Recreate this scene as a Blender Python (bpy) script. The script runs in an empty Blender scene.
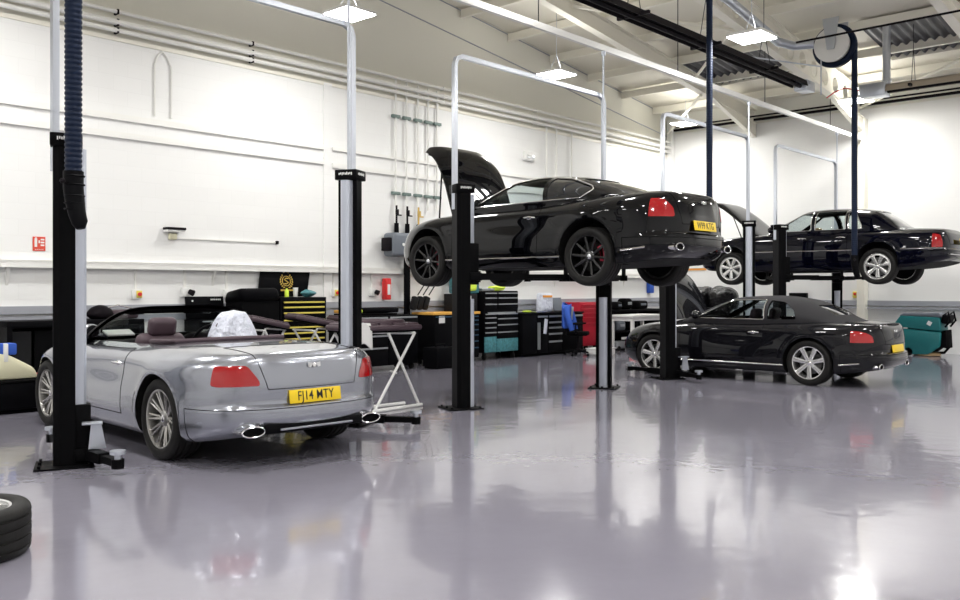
import bpy, bmesh, math, random
from mathutils import Vector, Matrix
from mathutils.bvhtree import BVHTree
random.seed(7)
PI = math.pi
scene = bpy.context.scene
C = scene.collection

# ---------------------------------------------------------------- camera
cam_d = bpy.data.cameras.new('camera')
cam_d.sensor_width = 36.0
cam_d.lens = 890.0 / 960.0 * 36.0
cam_d.shift_y = -11.0 / 960.0
cam_d.clip_start = 0.05
cam_d.clip_end = 200
cam = bpy.data.objects.new('camera', cam_d)
C.objects.link(cam)
cam.location = (-3.27, -7.70, 1.5)
cam.rotation_euler = (PI / 2, 0, math.radians(42.285 - 90))
scene.camera = cam

# ---------------------------------------------------------------- world, exposure
world = bpy.data.worlds.new('world')
scene.world = world
world.use_nodes = True
world.node_tree.nodes['Background'].inputs[0].default_value = (0.75, 0.8, 0.9, 1)
world.node_tree.nodes['Background'].inputs[1].default_value = 0.15
scene.view_settings.view_transform = 'Standard'
scene.view_settings.look = 'None'
scene.view_settings.gamma = 1
scene.view_settings.use_curve_mapping = False
scene.view_settings.exposure = 1.28
scene.cycles.use_denoising = True
scene.cycles.max_bounces = 8
scene.cycles.sample_clamp_indirect = 6
LAMP_POWER = 36.0
LAMP_COLOR = (1.0, 0.985, 0.955)
LAMPS = [(x, y) for x in (-5.2, 0.3, 5.68, 11.0, 17.5) for y in (3.2, -0.75, -5.2, -9.6)]
LAMPS = [(17.5, 3.95) if p == (17.5, 3.2) else ((17.59, -0.38) if p == (17.5, -0.75) else p) for p in LAMPS]
LAMP_Z = 5.8
LAMPS = [(10.14, -1.36) if p == (11.0, -0.75) else p for p in LAMPS]

# ---------------------------------------------------------------- materials
MATS = {}


def mat(name, col=(0.5, 0.5, 0.5), rough=0.5, metal=0.0, coat=0.0, trans=0.0, ior=1.45, emit=None, bump=None, var=None,
        coat_rough=0.03, spec=0.5):
    m = bpy.data.materials.new(name)
    m.use_nodes = True
    nt = m.node_tree
    b = nt.nodes['Principled BSDF']
    b.inputs['Base Color'].default_value = (*col, 1)
    b.inputs['Roughness'].default_value = rough
    b.inputs['Metallic'].default_value = metal
    b.inputs['Coat Weight'].default_value = coat
    b.inputs['Coat Roughness'].default_value = coat_rough
    b.inputs['Transmission Weight'].default_value = trans
    b.inputs['IOR'].default_value = ior
    b.inputs['Specular IOR Level'].default_value = spec
    if emit:
        b.inputs['Emission Color'].default_value = (*emit[0], 1)
        b.inputs['Emission Strength'].default_value = emit[1]
    if bump or var:
        tc = nt.nodes.new('ShaderNodeTexCoord')
        sc_ = (bump or var)[0]
        n = nt.nodes.new('ShaderNodeTexNoise')
        n.inputs['Scale'].default_value = sc_
        n.inputs['Detail'].default_value = 4
        nt.links.new(tc.outputs['Object'], n.inputs['Vector'])
        if bump:
            bp = nt.nodes.new('ShaderNodeBump')
            bp.inputs['Strength'].default_value = bump[1]
            bp.inputs['Distance'].default_value = bump[2]
            nt.links.new(n.outputs['Fac'], bp.inputs['Height'])
            nt.links.new(bp.outputs['Normal'], b.inputs['Normal'])
        if var:
            mx = nt.nodes.new('ShaderNodeMixRGB')
            mx.inputs[1].default_value = (*[c * (1 - var[1]) for c in col], 1)
            mx.inputs[2].default_value = (*[min(1, c * (1 + var[1])) for c in col], 1)
            nt.links.new(n.outputs['Fac'], mx.inputs[0])
            nt.links.new(mx.outputs[0], b.inputs['Base Color'])
    MATS[name] = m
    return m


def N(m, t):
    return m.node_tree.nodes.new(t)


def block_wall_mat(name, axis, col, joint):
    """painted blockwork: shallow joints in bump, a little tone in the joint lines"""
    m = mat(name, col, 0.55)
    nt = m.node_tree
    b = nt.nodes['Principled BSDF']
    tc = N(m, 'ShaderNodeTexCoord')
    sp = N(m, 'ShaderNodeSeparateXYZ')
    cb = N(m, 'ShaderNodeCombineXYZ')
    nt.links.new(tc.outputs['Object'], sp.inputs[0])
    nt.links.new(sp.outputs[axis], cb.inputs[0])
    nt.links.new(sp.outputs[2], cb.inputs[1])
    br = N(m, 'ShaderNodeTexBrick')
    br.inputs['Scale'].default_value = 1.0
    br.inputs['Brick Width'].default_value = 0.45
    br.inputs['Row Height'].default_value = 0.225
    br.inputs['Mortar Size'].default_value = 0.006
    br.inputs['Mortar Smooth'].default_value = 0.4
    br.inputs['Color1'].default_value = (*col, 1)
    br.inputs['Color2'].default_value = (*[c * 0.985 for c in col], 1)
    br.inputs['Mortar'].default_value = (*[c * joint for c in col], 1)
    nt.links.new(cb.outputs[0], br.inputs['Vector'])
    nt.links.new(br.outputs['Color'], b.inputs['Base Color'])
    nz = N(m, 'ShaderNodeTexNoise')
    nz.inputs['Scale'].default_value = 60
    nt.links.new(tc.outputs['Object'], nz.inputs['Vector'])
    ma = N(m, 'ShaderNodeMath')
    ma.operation = 'MULTIPLY_ADD'
    ma.inputs[1].default_value = -1.0
    nt.links.new(br.outputs['Fac'], ma.inputs[0])
    mu = N(m, 'ShaderNodeMath')
    mu.operation = 'MULTIPLY'
    mu.inputs[1].default_value = 0.35
    nt.links.new(nz.outputs['Fac'], mu.inputs[0])
    nt.links.new(mu.outputs[0], ma.inputs[2])
    bp = N(m, 'ShaderNodeBump')
    bp.inputs['Strength'].default_value = 0.18
    bp.inputs['Distance'].default_value = 0.006
    nt.links.new(ma.outputs[0], bp.inputs['Height'])
    nt.links.new(bp.outputs['Normal'], b.inputs['Normal'])
    return m


def ribbed_mat(name, axis, col, period, depth, rough=0.5, metal=0.0, sharp=False):
    m = mat(name, col, rough, metal)
    nt = m.node_tree
    b = nt.nodes['Principled BSDF']
    tc = N(m, 'ShaderNodeTexCoord')
    sp = N(m, 'ShaderNodeSeparateXYZ')
    nt.links.new(tc.outputs['Object'], sp.inputs[0])
    m1 = N(m, 'ShaderNodeMath')
    m1.operation = 'MULTIPLY'
    m1.inputs[1].default_value = 2 * PI / period
    nt.links.new(sp.outputs[axis], m1.inputs[0])
    m2 = N(m, 'ShaderNodeMath')
    m2.operation = 'SINE'
    nt.links.new(m1.outputs[0], m2.inputs[0])
    bp = N(m, 'ShaderNodeBump')
    bp.inputs['Strength'].default_value = 1.0
    bp.inputs['Distance'].default_value = depth
    nt.links.new(m2.outputs[0], bp.inputs['Height'])
    nt.links.new(bp.outputs['Normal'], b.inputs['Normal'])
    return m


WALL_COL = (0.86, 0.86, 0.845)
block_wall_mat('wall_paint_left', 0, WALL_COL, 0.965)
block_wall_mat('wall_paint_side', 1, WALL_COL, 0.975)
ribbed_mat('cladding', 0, (0.80, 0.785, 0.70), 1.0, 0.002)
ribbed_mat('cladding_side', 1, (0.80, 0.79, 0.72), 1.0, 0.002)
mat('roof_liner', (0.84, 0.805, 0.70), 0.6)
mat('cream_steel', (0.87, 0.84, 0.74), 0.45)
mat('white_steel', (0.85, 0.845, 0.81), 0.4)
mat('rooflight', (0.05, 0.05, 0.06), 0.35)
mat('dark_steel', (0.012, 0.010, 0.012), 0.5, spec=0.3, ior=1.18)
mat('lift_black', (0.0035, 0.0035, 0.004), 0.42, spec=0.22, ior=1.18)
mat('lift_grey', (0.018, 0.018, 0.019), 0.45, spec=0.3, ior=1.18)
mat('lift_cover', (0.50, 0.53, 0.60), 0.32, metal=0.35)
mat('galv', (0.55, 0.58, 0.64), 0.3, metal=0.75)
mat('alu', (0.72, 0.74, 0.78), 0.25, metal=0.9)
mat('chrome', (0.85, 0.85, 0.86), 0.08, metal=1.0)
mat('trim_chrome', (0.62, 0.61, 0.60), 0.16, metal=1.0)
mat('rubber', (0.010, 0.0095, 0.009), 0.6, spec=0.3)
mat('black_plastic', (0.004, 0.004, 0.005), 0.42, spec=0.25, ior=1.18)
mat('black_matte', (0.004, 0.004, 0.0045), 0.75, spec=0.15, ior=1.18)
mat('underbody', (0.006, 0.006, 0.0055), 0.7, spec=0.2, bump=(25, 0.5, 0.01))
mat('hose_blue', (0.003, 0.010, 0.032), 0.5, ior=1.3)
mat('nozzle_rubber', (0.005, 0.005, 0.006), 0.5, spec=0.3, ior=1.18)
mat('paint_silver', (0.33, 0.345, 0.39), 0.24, metal=0.8, coat=1.0)
MATS_COAT = mat('paint_black', (0.0012, 0.0013, 0.0022), 0.3, spec=0.1, coat=1.0, coat_rough=0.015)
MATS_COAT.node_tree.nodes['Principled BSDF'].inputs['Coat IOR'].default_value = 1.38
MATS_COAT.node_tree.nodes['Principled BSDF'].inputs['IOR'].default_value = 1.15
MATS_COAT = mat('paint_charcoal', (0.006, 0.006, 0.008), 0.3, spec=0.2, coat=1.0, coat_rough=0.02)
MATS_COAT.node_tree.nodes['Principled BSDF'].inputs['Coat IOR'].default_value = 1.38
MATS_COAT.node_tree.nodes['Principled BSDF'].inputs['IOR'].default_value = 1.15
MATS_COAT = mat('paint_navy', (0.001, 0.0013, 0.006), 0.3, spec=0.1, coat=1.0, coat_rough=0.015)
MATS_COAT.node_tree.nodes['Principled BSDF'].inputs['Coat IOR'].default_value = 1.38
MATS_COAT.node_tree.nodes['Principled BSDF'].inputs['IOR'].default_value = 1.15
mat('glass', (0.75, 0.80, 0.80), 0.0, trans=1.0, ior=1.05)
mat('glass_dark', (0.012, 0.013, 0.015), 0.04, coat=0.5)
mat('lamp_red', (0.36, 0.004, 0.006), 0.12, coat=0.8)
mat('lamp_amber', (0.75, 0.16, 0.02), 0.15, coat=1.0)
mat('plate_yellow', (0.86, 0.60, 0.015), 0.35)
mat('ink', (0.01, 0.01, 0.012), 0.5)
mat('rim_silver', (0.50, 0.49, 0.47), 0.28, metal=0.85)
mat('rim_bright', (0.74, 0.74, 0.73), 0.22, metal=0.8)
mat('rim_black', (0.004, 0.004, 0.0045), 0.3, coat=0.6)
mat('disc_steel', (0.12, 0.12, 0.12), 0.4, metal=0.8)
mat('caliper_red', (0.45, 0.02, 0.05), 0.35)
mat('leather', (0.065, 0.040, 0.052), 0.48, bump=(90, 0.15, 0.002))
mat('leather_dark', (0.008, 0.006, 0.008), 0.5, spec=0.3, ior=1.18)
mat('leather_tan', (0.42, 0.28, 0.14), 0.5)
mat('soft_top', (0.010, 0.0095, 0.012), 0.8, bump=(300, 0.3, 0.001))
mat('bonnet_liner', (0.014, 0.013, 0.011), 0.75, bump=(40, 0.4, 0.006))
mat('white_film', (0.74, 0.77, 0.88), 0.3, bump=(16, 1.0, 0.05))
mat('cloth_white', (0.82, 0.82, 0.80), 0.8, bump=(30, 0.3, 0.01))
mat('blue_cloth', (0.03, 0.10, 0.48), 0.8, bump=(20, 0.4, 0.01))
mat('red_paint', (0.48, 0.010, 0.03), 0.4)
mat('red_bright', (0.70, 0.03, 0.03), 0.4)
mat('yellow_strip', (0.80, 0.66, 0.12), 0.4)
mat('gold', (0.72, 0.50, 0.10), 0.4)
mat('handle_grey', (0.42, 0.44, 0.46), 0.3, metal=0.6)
mat('handle_blue', (0.03, 0.09, 0.16), 0.35, metal=0.3)
mat('grey_box', (0.15, 0.17, 0.20), 0.45)
mat('trunking', (0.36, 0.37, 0.41), 0.45)
mat('white_plastic', (0.82, 0.82, 0.80), 0.4)
mat('cream_plastic', (0.74, 0.71, 0.50), 0.5)
mat('orange', (0.85, 0.36, 0.06), 0.5)
mat('orange_top', (0.80, 0.42, 0.08), 0.45)
mat('teal', (0.010, 0.165, 0.175), 0.4)
mat('teal_photo', (0.06, 0.22, 0.25), 0.4, var=(22, 0.8))
mat('black_sheet', (0.004, 0.004, 0.005), 0.22, ior=1.35, bump=(9, 0.8, 0.05))
mat('hivis', (0.70, 0.90, 0.08), 0.6)
mat('lamp_face', (1, 1, 1), 0.5, emit=((1, 1, 0.99), 14.0))
mat('sign_red', (0.66, 0.07, 0.04), 0.5)
mat('green_clip', (0.16, 0.22, 0.20), 0.5)
mat('brass', (0.65, 0.45, 0.15), 0.35, metal=0.8)
mat('heater_reflector', (0.42, 0.36, 0.28), 0.4, metal=0.3)


def floor_mat():
    m = mat('floor_epoxy', (0.22, 0.212, 0.262), 0.14, coat=0.35)
    nt = m.node_tree
    b = nt.nodes['Principled BSDF']
    b.inputs['IOR'].default_value = 1.5
    tc = N(m, 'ShaderNodeTexCoord')
    n1 = N(m, 'ShaderNodeTexNoise')
    n1.inputs['Scale'].default_value = 1.1
    n1.inputs['Detail'].default_value = 3
    n2 = N(m, 'ShaderNodeTexNoise')
    n2.inputs['Scale'].default_value = 55
    n2.inputs['Detail'].default_value = 3
    for n in (n1, n2):
        nt.links.new(tc.outputs['Object'], n.inputs['Vector'])
    mx = N(m, 'ShaderNodeMixRGB')
    mx.inputs[1].default_value = (0.225, 0.216, 0.262, 1)
    mx.inputs[2].default_value = (0.27, 0.26, 0.31, 1)
    nt.links.new(n1.outputs['Fac'], mx.inputs[0])
    nt.links.new(mx.outputs[0], b.inputs['Base Color'])
    ad = N(m, 'ShaderNodeMath')
    ad.operation = 'MULTIPLY_ADD'
    ad.inputs[1].default_value = 0.012
    nt.links.new(n2.outputs['Fac'], ad.inputs[0])
    n3 = N(m, 'ShaderNodeTexNoise')
    n3.inputs['Scale'].default_value = 5
    nt.links.new(tc.outputs['Object'], n3.inputs['Vector'])
    nt.links.new(n3.outputs['Fac'], ad.inputs[2])
    bp = N(m, 'ShaderNodeBump')
    bp.inputs['Strength'].default_value = 0.17
    bp.inputs['Distance'].default_value = 0.01
    nt.links.new(ad.outputs[0], bp.inputs['Height'])
    nt.links.new(bp.outputs['Normal'], b.inputs['Normal'])
    nt.links.new(bp.outputs['Normal'], b.inputs['Coat Normal'])
    return m


floor_mat()


def tread(m):
    """lateral sipes round the tread, only near the outer radius"""
    nt = m.node_tree
    b = nt.nodes['Principled BSDF']
    tc = N(m, 'ShaderNodeTexCoord')
    sp = N(m, 'ShaderNodeSeparateXYZ')
    nt.links.new(tc.outputs['Object'], sp.inputs[0])

    def M2(op, a, c=None):
        n = N(m, 'ShaderNodeMath')
        n.operation = op
        for i, v in enumerate((a, c)):
            if v is None:
                continue
            if isinstance(v, (int, float)):
                n.inputs[i].default_value = v
            else:
                nt.links.new(v, n.inputs[i])
        return n.outputs[0]
    ang = M2('ARCTAN2', sp.outputs[1], sp.outputs[2])
    ax = M2('ABSOLUTE', sp.outputs[0])
    ph = M2('ADD', M2('MULTIPLY', ang, 62.0), M2('MULTIPLY', ax, 38.0))
    wv = M2('GREATER_THAN', M2('SINE', ph), -0.55)
    rr = M2('SQRT', M2('ADD', M2('MULTIPLY', sp.outputs[1], sp.outputs[1]), M2('MULTIPLY', sp.outputs[2], sp.outputs[2])))
    mask = M2('GREATER_THAN', rr, 0.336)
    h = M2('MULTIPLY', wv, mask)
    bp = N(m, 'ShaderNodeBump')
    bp.inputs['Strength'].default_value = 0.9
    bp.inputs['Distance'].default_value = 0.006
    nt.links.new(h, bp.inputs['Height'])
    nt.links.new(bp.outputs['Normal'], b.inputs['Normal'])


tread(MATS['rubber'])

# ---------------------------------------------------------------- helpers


def link(o, parent=None):
    C.objects.link(o)
    if parent is not None:
        o.parent = parent
    return o


def mesh_from_bm(name, bm, mats, sharp=35):
    bmesh.ops.recalc_face_normals(bm, faces=bm.faces)
    ang = math.radians(sharp)
    for f in bm.faces:
        f.smooth = True
    for e in bm.edges:
        if len(e.link_faces) == 2:
            try:
                e.smooth = e.calc_face_angle() < ang
            except ValueError:
                e.smooth = True
    me = bpy.data.meshes.new(name)
    bm.to_mesh(me)
    bm.free()
    for m in (mats if isinstance(mats, (list, tuple)) else [mats]):
        me.materials.append(MATS[m] if isinstance(m, str) else m)
    return me


class MB:
    def __init__(s):
        s.bm = bmesh.new()
        s.mi = 0

    def _fin(s, vs):
        for v in vs:
            for f in v.link_faces:
                f.material_index = s.mi

    def box(s, c, d, rot=None, bevel=0.0, seg=2):
        r = bmesh.ops.create_cube(s.bm, size=1.0)
        vs = r['verts']
        M = Matrix.Translation(Vector(c)) @ (rot.to_4x4() if rot is not None else Matrix.Identity(4)) @ Matrix.Diagonal((*d, 1))
        bmesh.ops.transform(s.bm, matrix=M, verts=vs)
        s._fin(vs)
        if bevel > 0:
            es = list({e for v in vs for e in v.link_edges})
            rr = bmesh.ops.bevel(s.bm, geom=es, offset=bevel, segments=seg, affect='EDGES', profile=0.5)
            for f in rr['faces']:
                f.material_index = s.mi
        return s

    def span(s, a, b, bevel=0.0):
        return s.box([(a[i] + b[i]) / 2 for i in range(3)], [abs(b[i] - a[i]) for i in range(3)], bevel=bevel)

    def cyl(s, p0, p1, r, r2=None, seg=20):
        p0, p1 = Vector(p0), Vector(p1)
        d = p1 - p0
        res = bmesh.ops.create_cone(s.bm, cap_ends=True, segments=seg, radius1=r, radius2=r if r2 is None else r2, depth=d.length)
        M = Matrix.Translation((p0 + p1) / 2) @ d.to_track_quat('Z', 'Y').to_matrix().to_4x4()
        bmesh.ops.transform(s.bm, matrix=M, verts=res['verts'])
        s._fin(res['verts'])
        return s

    def sphere(s, c, r, seg=16, scale=(1, 1, 1)):
        res = bmesh.ops.create_uvsphere(s.bm, u_segments=seg, v_segments=seg // 2 + 2, radius=r)
        bmesh.ops.transform(s.bm, matrix=Matrix.Translation(Vector(c)) @ Matrix.Diagonal((*scale, 1)), verts=res['verts'])
        s._fin(res['verts'])
        return s

    def tube(s, pts, r, seg=10, closed=False, sq=None):
        """sweep a circle (or a sq=(a,b) rectangle) along pts"""
        pts = [Vector(p) for p in pts]
        n = len(pts)
        rings = []
        prev = None
        for i, p in enumerate(pts):
            if closed:
                t = (pts[(i + 1) % n] - pts[i - 1]).normalized()
            else:
                t = (pts[min(i + 1, n - 1)] - pts[max(i - 1, 0)]).normalized()
            if prev is None:
                a = Vector((0, 0, 1)) if abs(t.z) < 0.9 else Vector((1, 0, 0))
                u = t.cross(a).normalized()
            else:
                u = (prev - t * prev.dot(t)).normalized()
            prev = u
            w = t.cross(u)
            rr = r[i] if isinstance(r, (list, tuple)) else r
            if sq:
                ring = [p + u * x * sq[0] + w * y * sq[1] for x, y in ((-.5, -.5), (.5, -.5), (.5, .5), (-.5, .5))]
            else:
                ring = [p + (u * math.cos(2 * PI * k / seg) + w * math.sin(2 * PI * k / seg)) * rr for k in range(seg)]
            rings.append([s.bm.verts.new(q) for q in ring])
        m = len(rings[0])
        rng = range(n) if closed else range(n - 1)
        for i in rng:
            A, B = rings[i], rings[(i + 1) % n]
            for k in range(m):
                f = s.bm.faces.new((A[k], A[(k + 1) % m], B[(k + 1) % m], B[k]))
                f.material_index = s.mi
        if not closed:
            for rg in (rings[0], rings[-1]):
                f = s.bm.faces.new(rg)
                f.material_index = s.mi
        return s

    def lathe(s, prof, c=(0, 0, 0), axis='Z', seg=32, closed=False):
        """prof: (radius, height along the axis)"""
        rings = []
        c = Vector(c)
        for r, h in prof:
            ring = []
            for k in range(seg):
                a = 2 * PI * k / seg
                x, y = r * math.cos(a), r * math.sin(a)
                v = {'Z': (x, y, h), 'X': (h, x, y), 'Y': (x, h, y)}[axis]
                ring.append(s.bm.verts.new(c + Vector(v)))
            rings.append(ring)
        n = len(rings)
        for i in range(n if closed else n - 1):
            A, B = rings[i], rings[(i + 1) % n]
            for k in range(seg):
                f = s.bm.faces.new((A[k], A[(k + 1) % seg], B[(k + 1) % seg], B[k]))
                f.material_index = s.mi
        if not closed:
            for rg, pr in ((rings[0], prof[0]), (rings[-1], prof[-1])):
                if pr[0] > 1e-5:
                    f = s.bm.faces.new(rg)
                    f.material_index = s.mi
        return s

    def prism(s, poly, vec, bevel=0.0):
        """poly: 3D points of a planar polygon; extruded by vec"""
        a = [s.bm.verts.new(Vector(p)) for p in poly]
        b = [s.bm.verts.new(Vector(p) + Vector(vec)) for p in poly]
        fs = [s.bm.faces.new(a), s.bm.faces.new(list(reversed(b)))]
        n = len(a)
        for i in range(n):
            fs.append(s.bm.faces.new((a[i], b[i], b[(i + 1) % n], a[(i + 1) % n])))
        for f in fs:
            f.material_index = s.mi
        if bevel > 0:
            es = list({e for f in fs for e in f.edges})
            rr = bmesh.ops.bevel(s.bm, geom=es, offset=bevel, segments=2, affect='EDGES', profile=0.5)
            for f in rr['faces']:
                f.material_index = s.mi
        return s

    def grid(s, fn, nu, nv):
        V = [[s.bm.verts.new(fn(i / nu, j / nv)) for j in range(nv + 1)] for i in range(nu + 1)]
        for i in range(nu):
            for j in range(nv):
                f = s.bm.faces.new((V[i][j], V[i + 1][j], V[i + 1][j + 1], V[i][j + 1]))
                f.material_index = s.mi
        return s

    def xf(s, M):
        bmesh.ops.transform(s.bm, matrix=M, verts=s.bm.verts)
        return s

    def build(s, name, mats, parent=None, loc=None, sharp=35):
        me = mesh_from_bm(name, s.bm, mats, sharp)
        o = bpy.data.objects.new(name, me)
        if loc:
            o.location = loc
        return link(o, parent)


def tag(o, label, cat, group=None):
    o['label'] = label
    o['category'] = cat
    if group:
        o['group'] = group
    return o


def thing(name, label, cat, loc=(0, 0, 0), rz=0.0, group=None):
    o = bpy.data.objects.new(name, None)
    o.empty_display_size = 0.1
    o.location = loc
    o.rotation_euler = (0, 0, rz)
    link(o)
    return tag(o, label, cat, group)


def struct(o):
    o['kind'] = 'structure'
    return o


def copy_tree(o, parent=None):
    c = o.copy()
    C.objects.link(c)
    c.parent = parent
    for ch in list(o.children):
        copy_tree(ch, c)
    return c


def text_mesh(txt, size, extrude=0.001, align='CENTER', sx=1.0):
    cu = bpy.data.curves.new('lettering', 'FONT')
    cu.body = txt
    cu.size = size
    cu.extrude = extrude
    cu.align_x = align
    cu.align_y = 'CENTER'
    cu.offset = size * 0.004
    cu.space_character = 1.05
    o = bpy.data.objects.new('tmp', cu)
    C.objects.link(o)
    dg = bpy.context.evaluated_depsgraph_get()
    me = bpy.data.meshes.new_from_object(o.evaluated_get(dg))
    bpy.data.objects.remove(o)
    me.transform(Matrix.Diagonal((sx, 1, 1, 1)))
    return me


def text_obj(txt, size, m, parent, loc, rot, sx=1.0, name='lettering', extrude=0.001):
    me = text_mesh(txt, size, extrude, sx=sx)
    me.materials.clear()
    me.materials.append(MATS[m])
    o = bpy.data.objects.new(name, me)
    o.location = loc
    o.rotation_euler = rot
    return link(o, parent)


def hermite(pts, y):
    """smooth interpolation through (y, value) pairs sorted by y"""
    n = len(pts)
    if y <= pts[0][0]:
        return pts[0][1]
    if y >= pts[-1][0]:
        return pts[-1][1]
    for i in range(n - 1):
        if y <= pts[i + 1][0]:
            break
    x0, a = pts[i]
    x1, b = pts[i + 1]
    h = x1 - x0
    d = (b - a) / h
    m0 = d if i == 0 else None
    m1 = d if i == n - 2 else None

    def tang(j):
        d0 = (pts[j][1] - pts[j - 1][1]) / (pts[j][0] - pts[j - 1][0])
        d1 = (pts[j + 1][1] - pts[j][1]) / (pts[j + 1][0] - pts[j][0])
        if d0 * d1 <= 0:
            return 0.0
        return 2 * d0 * d1 / (d0 + d1)
    if m0 is None:
        m0 = tang(i)
    if m1 is None:
        m1 = tang(i + 1)
    t = (y - x0) / h
    return (2*t**3-3*t*t+1)*a + (t**3-2*t*t+t)*h*m0 + (-2*t**3+3*t*t)*b + (t**3-t*t)*h*m1


def boolean(me, cut, op='DIFFERENCE'):
    a = bpy.data.objects.new('a', me)
    b = bpy.data.objects.new('b', cut)
    C.objects.link(a)
    C.objects.link(b)
    md = a.modifiers.new('b', 'BOOLEAN')
    md.object = b
    md.operation = op
    md.solver = 'EXACT'
    md.material_mode = 'TRANSFER'
    dg = bpy.context.evaluated_depsgraph_get()
    out = bpy.data.meshes.new_from_object(a.evaluated_get(dg))
    bpy.data.objects.remove(a)
    bpy.data.objects.remove(b)
    return out


def remesh_obj(name, me, mats, parent, sharp=35):
    """object from a boolean result, resmoothed"""
    bm = bmesh.new()
    bm.from_mesh(me)
    if mats is None:
        mats = [m for m in me.materials]
    return link(bpy.data.objects.new(name, mesh_from_bm(name, bm, mats, sharp)), parent)


# ---------------------------------------------------------------- room shell
XR, YL = 19.2, 5.4
XB, YF = -9.0, -13.0


def roof_z(x):
    return 6.45 + 0.12 * (XR - x) if x > -1.0 else 6.45 + 0.12 * (XR + 1.0) - 0.12 * (-1.0 - x)


struct(MB().span((XB - .2, YF - .2, -0.2), (XR + .2, YL + .2, 0)).build('floor', 'floor_epoxy'))
struct(MB().span((XB, YL, 0), (XR + .2, YL + .25, 5.28)).build('wall_left', 'wall_paint_left'))
w = MB()
w.prism([(XB, YL + .04, 5.28), (XR, YL + .04, 5.28), (XR, YL + .04, roof_z(XR) + .1), (-1, YL + .04, roof_z(-1) + .1), (XB, YL + .04, roof_z(XB) + .1)], (0, .15, 0))
o = struct(w.build('trim_1', 'cladding'))
# fine joints of the gable liner that follow the roof slope
w = MB()
for dz in (0.62, 0.02):
    w.tube([(-1, YL + .03, roof_z(-1) - dz), (XR, YL + .03, roof_z(XR) - dz)], 0.012, 6)
struct(w.build('trim_2', 'trunking'))
struct(MB().span((XR, YF, 0), (XR + .25, YL + .2, 5.9)).build('wall_right', 'wall_paint_side'))
struct(MB().span((XR + .03, YF, 5.9), (XR + .2, YL + .2, 6.6)).build('trim_3', 'cladding_side'))
struct(MB().span((XB - .2, YF, 0), (XB, YL + .2, 8.2)).build('wall_behind', 'wall_paint_side'))
w = MB()
w.prism([(XB, YF, 0), (XR, YF, 0), (XR, YF, roof_z(XR) + .1), (-1, YF, roof_z(-1) + .1), (XB, YF, roof_z(XB) + .1)], (0, -.2, 0))
struct(w.build('wall_front', 'wall_paint_left'))
w = MB()
w.prism([(XB - .2, YF - .2, roof_z(XB)), (-1, YF - .2, roof_z(-1)), (XR + .25, YF - .2, roof_z(XR)), (XR + .25, YF - .2, roof_z(XR) + .15), (-1, YF - .2, roof_z(-1) + .15), (XB - .2, YF - .2, roof_z(XB) + .15)], (0, YL - YF + .6, 0))
struct(w.build('ceiling', 'roof_liner'))

# rooflights: dark corrugated sheets set in the roof
for i, (x0, x1, y0, y1) in enumerate([(15.4, 17.2, .8, 3.5), (15.3, 17.4, -5.4, -1.2), (5.2, 7.6, -7.0, -4.4)]):
    w = MB()
    n = 40

    def fn(u, v, x0=x0, x1=x1, y0=y0, y1=y1):
        yy = y0 + (y1 - y0) * u
        xx = x0 + (x1 - x0) * v
        return Vector((xx, yy, roof_z(xx) - 0.05 + 0.035 * math.sin(yy * 34)))
    w.grid(fn, n * 4, 1)
    o = w.build('window_%d' % (i + 1), 'rooflight', sharp=180)
    struct(o)
    fr = MB()
    for xx in (x0, x1):
        fr.span((xx - .04, y0, roof_z(xx) - .12), (xx + .04, y1, roof_z(xx) - .02))
    fr.build('window_frame', 'cream_steel', o)

# purlins along Y under the roof
k = 0
for x in [18.3 - 1.55 * i for i in range(17)]:
    if x < XB + .5:
        break
    k += 1
    z = roof_z(x)
    w = MB()
    w.prism([(x - .03, YF, z - .02), (x + .04, YF, z - .02), (x + .04, YF, z - .20), (x - .05, YF, z - .20), (x - .05, YF, z - .17), (x - .03, YF, z - .17)], (0, YL - YF, 0))
    struct(w.build('trim_%d' % (3 + k), 'cream_steel'))


# rafters along X
def rafter(y, cell, idx):
    w = MB()
    xe = XR - 0.02
    xs = -1.0
    dep = 0.62 if cell else 0.34

    def top(x):
        return roof_z(x) - 0.20
    # flanges
    for zz in (0, dep):
        w.prism([(xs, y - .09, top(xs) - zz), (xe, y - .09, top(xe) - zz), (xe, y - .09, top(xe) - zz - .02), (xs, y - .09, top(xs) - zz - .02)], (0, .18, 0))
    if not cell:
        w.prism([(xs, y - .008, top(xs)), (xe, y - .008, top(xe)), (xe, y - .008, top(xe) - dep), (xs, y - .008, top(xs) - dep)], (0, .016, 0))
    else:
        # web with hexagonal cells: built as solid pieces around each opening
        pitch, hr = 0.62, 0.19
        n = int((xe - xs) / pitch)
        for i in range(n):
            a = xs + i * pitch
            b = a + pitch
            c = (a + b) / 2
            zc = (top(c) - dep / 2)
            outer = [(a, top(a)), (c, top(c)), (b, top(b)), (b, top(b) - dep / 2), (b, top(b) - dep), (c, top(c) - dep), (a, top(a) - dep), (a, top(a) - dep / 2)]
            inner = []
            for (ox, oz) in outer:
                dx, dz = ox - c, oz - zc
                L = math.hypot(dx, dz)
                inner.append((c + dx / L * hr * 0.95, zc + dz / L * hr))
            for j in range(8):
                jn = (j + 1) % 8
                w.prism([(outer[j][0], y - .008, outer[j][1]), (outer[jn][0], y - .008, outer[jn][1]), (inner[jn][0], y - .008, inner[jn][1]), (inner[j][0], y - .008, inner[j][1])], (0, .016, 0))
    # the haunch and the column
    w.prism([(xe, y - .06, top(xe) - dep), (xe - 2.4, y - .06, top(xe - 2.4) - dep), (xe, y - .06, top(xe) - dep - .38)], (0, .12, 0))
    w.span((xe - .26, y - .09, 0.0 if y < 2 else 5.88), (xe, y + .09, top(xe) - dep))
    struct(w.build('trim_%d' % idx, 'cream_steel'))


rafter(0.0, True, 30)
rafter(2.85, False, 31)
rafter(-6.2, True, 32)
rafter(-3.1, False, 33)
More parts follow.
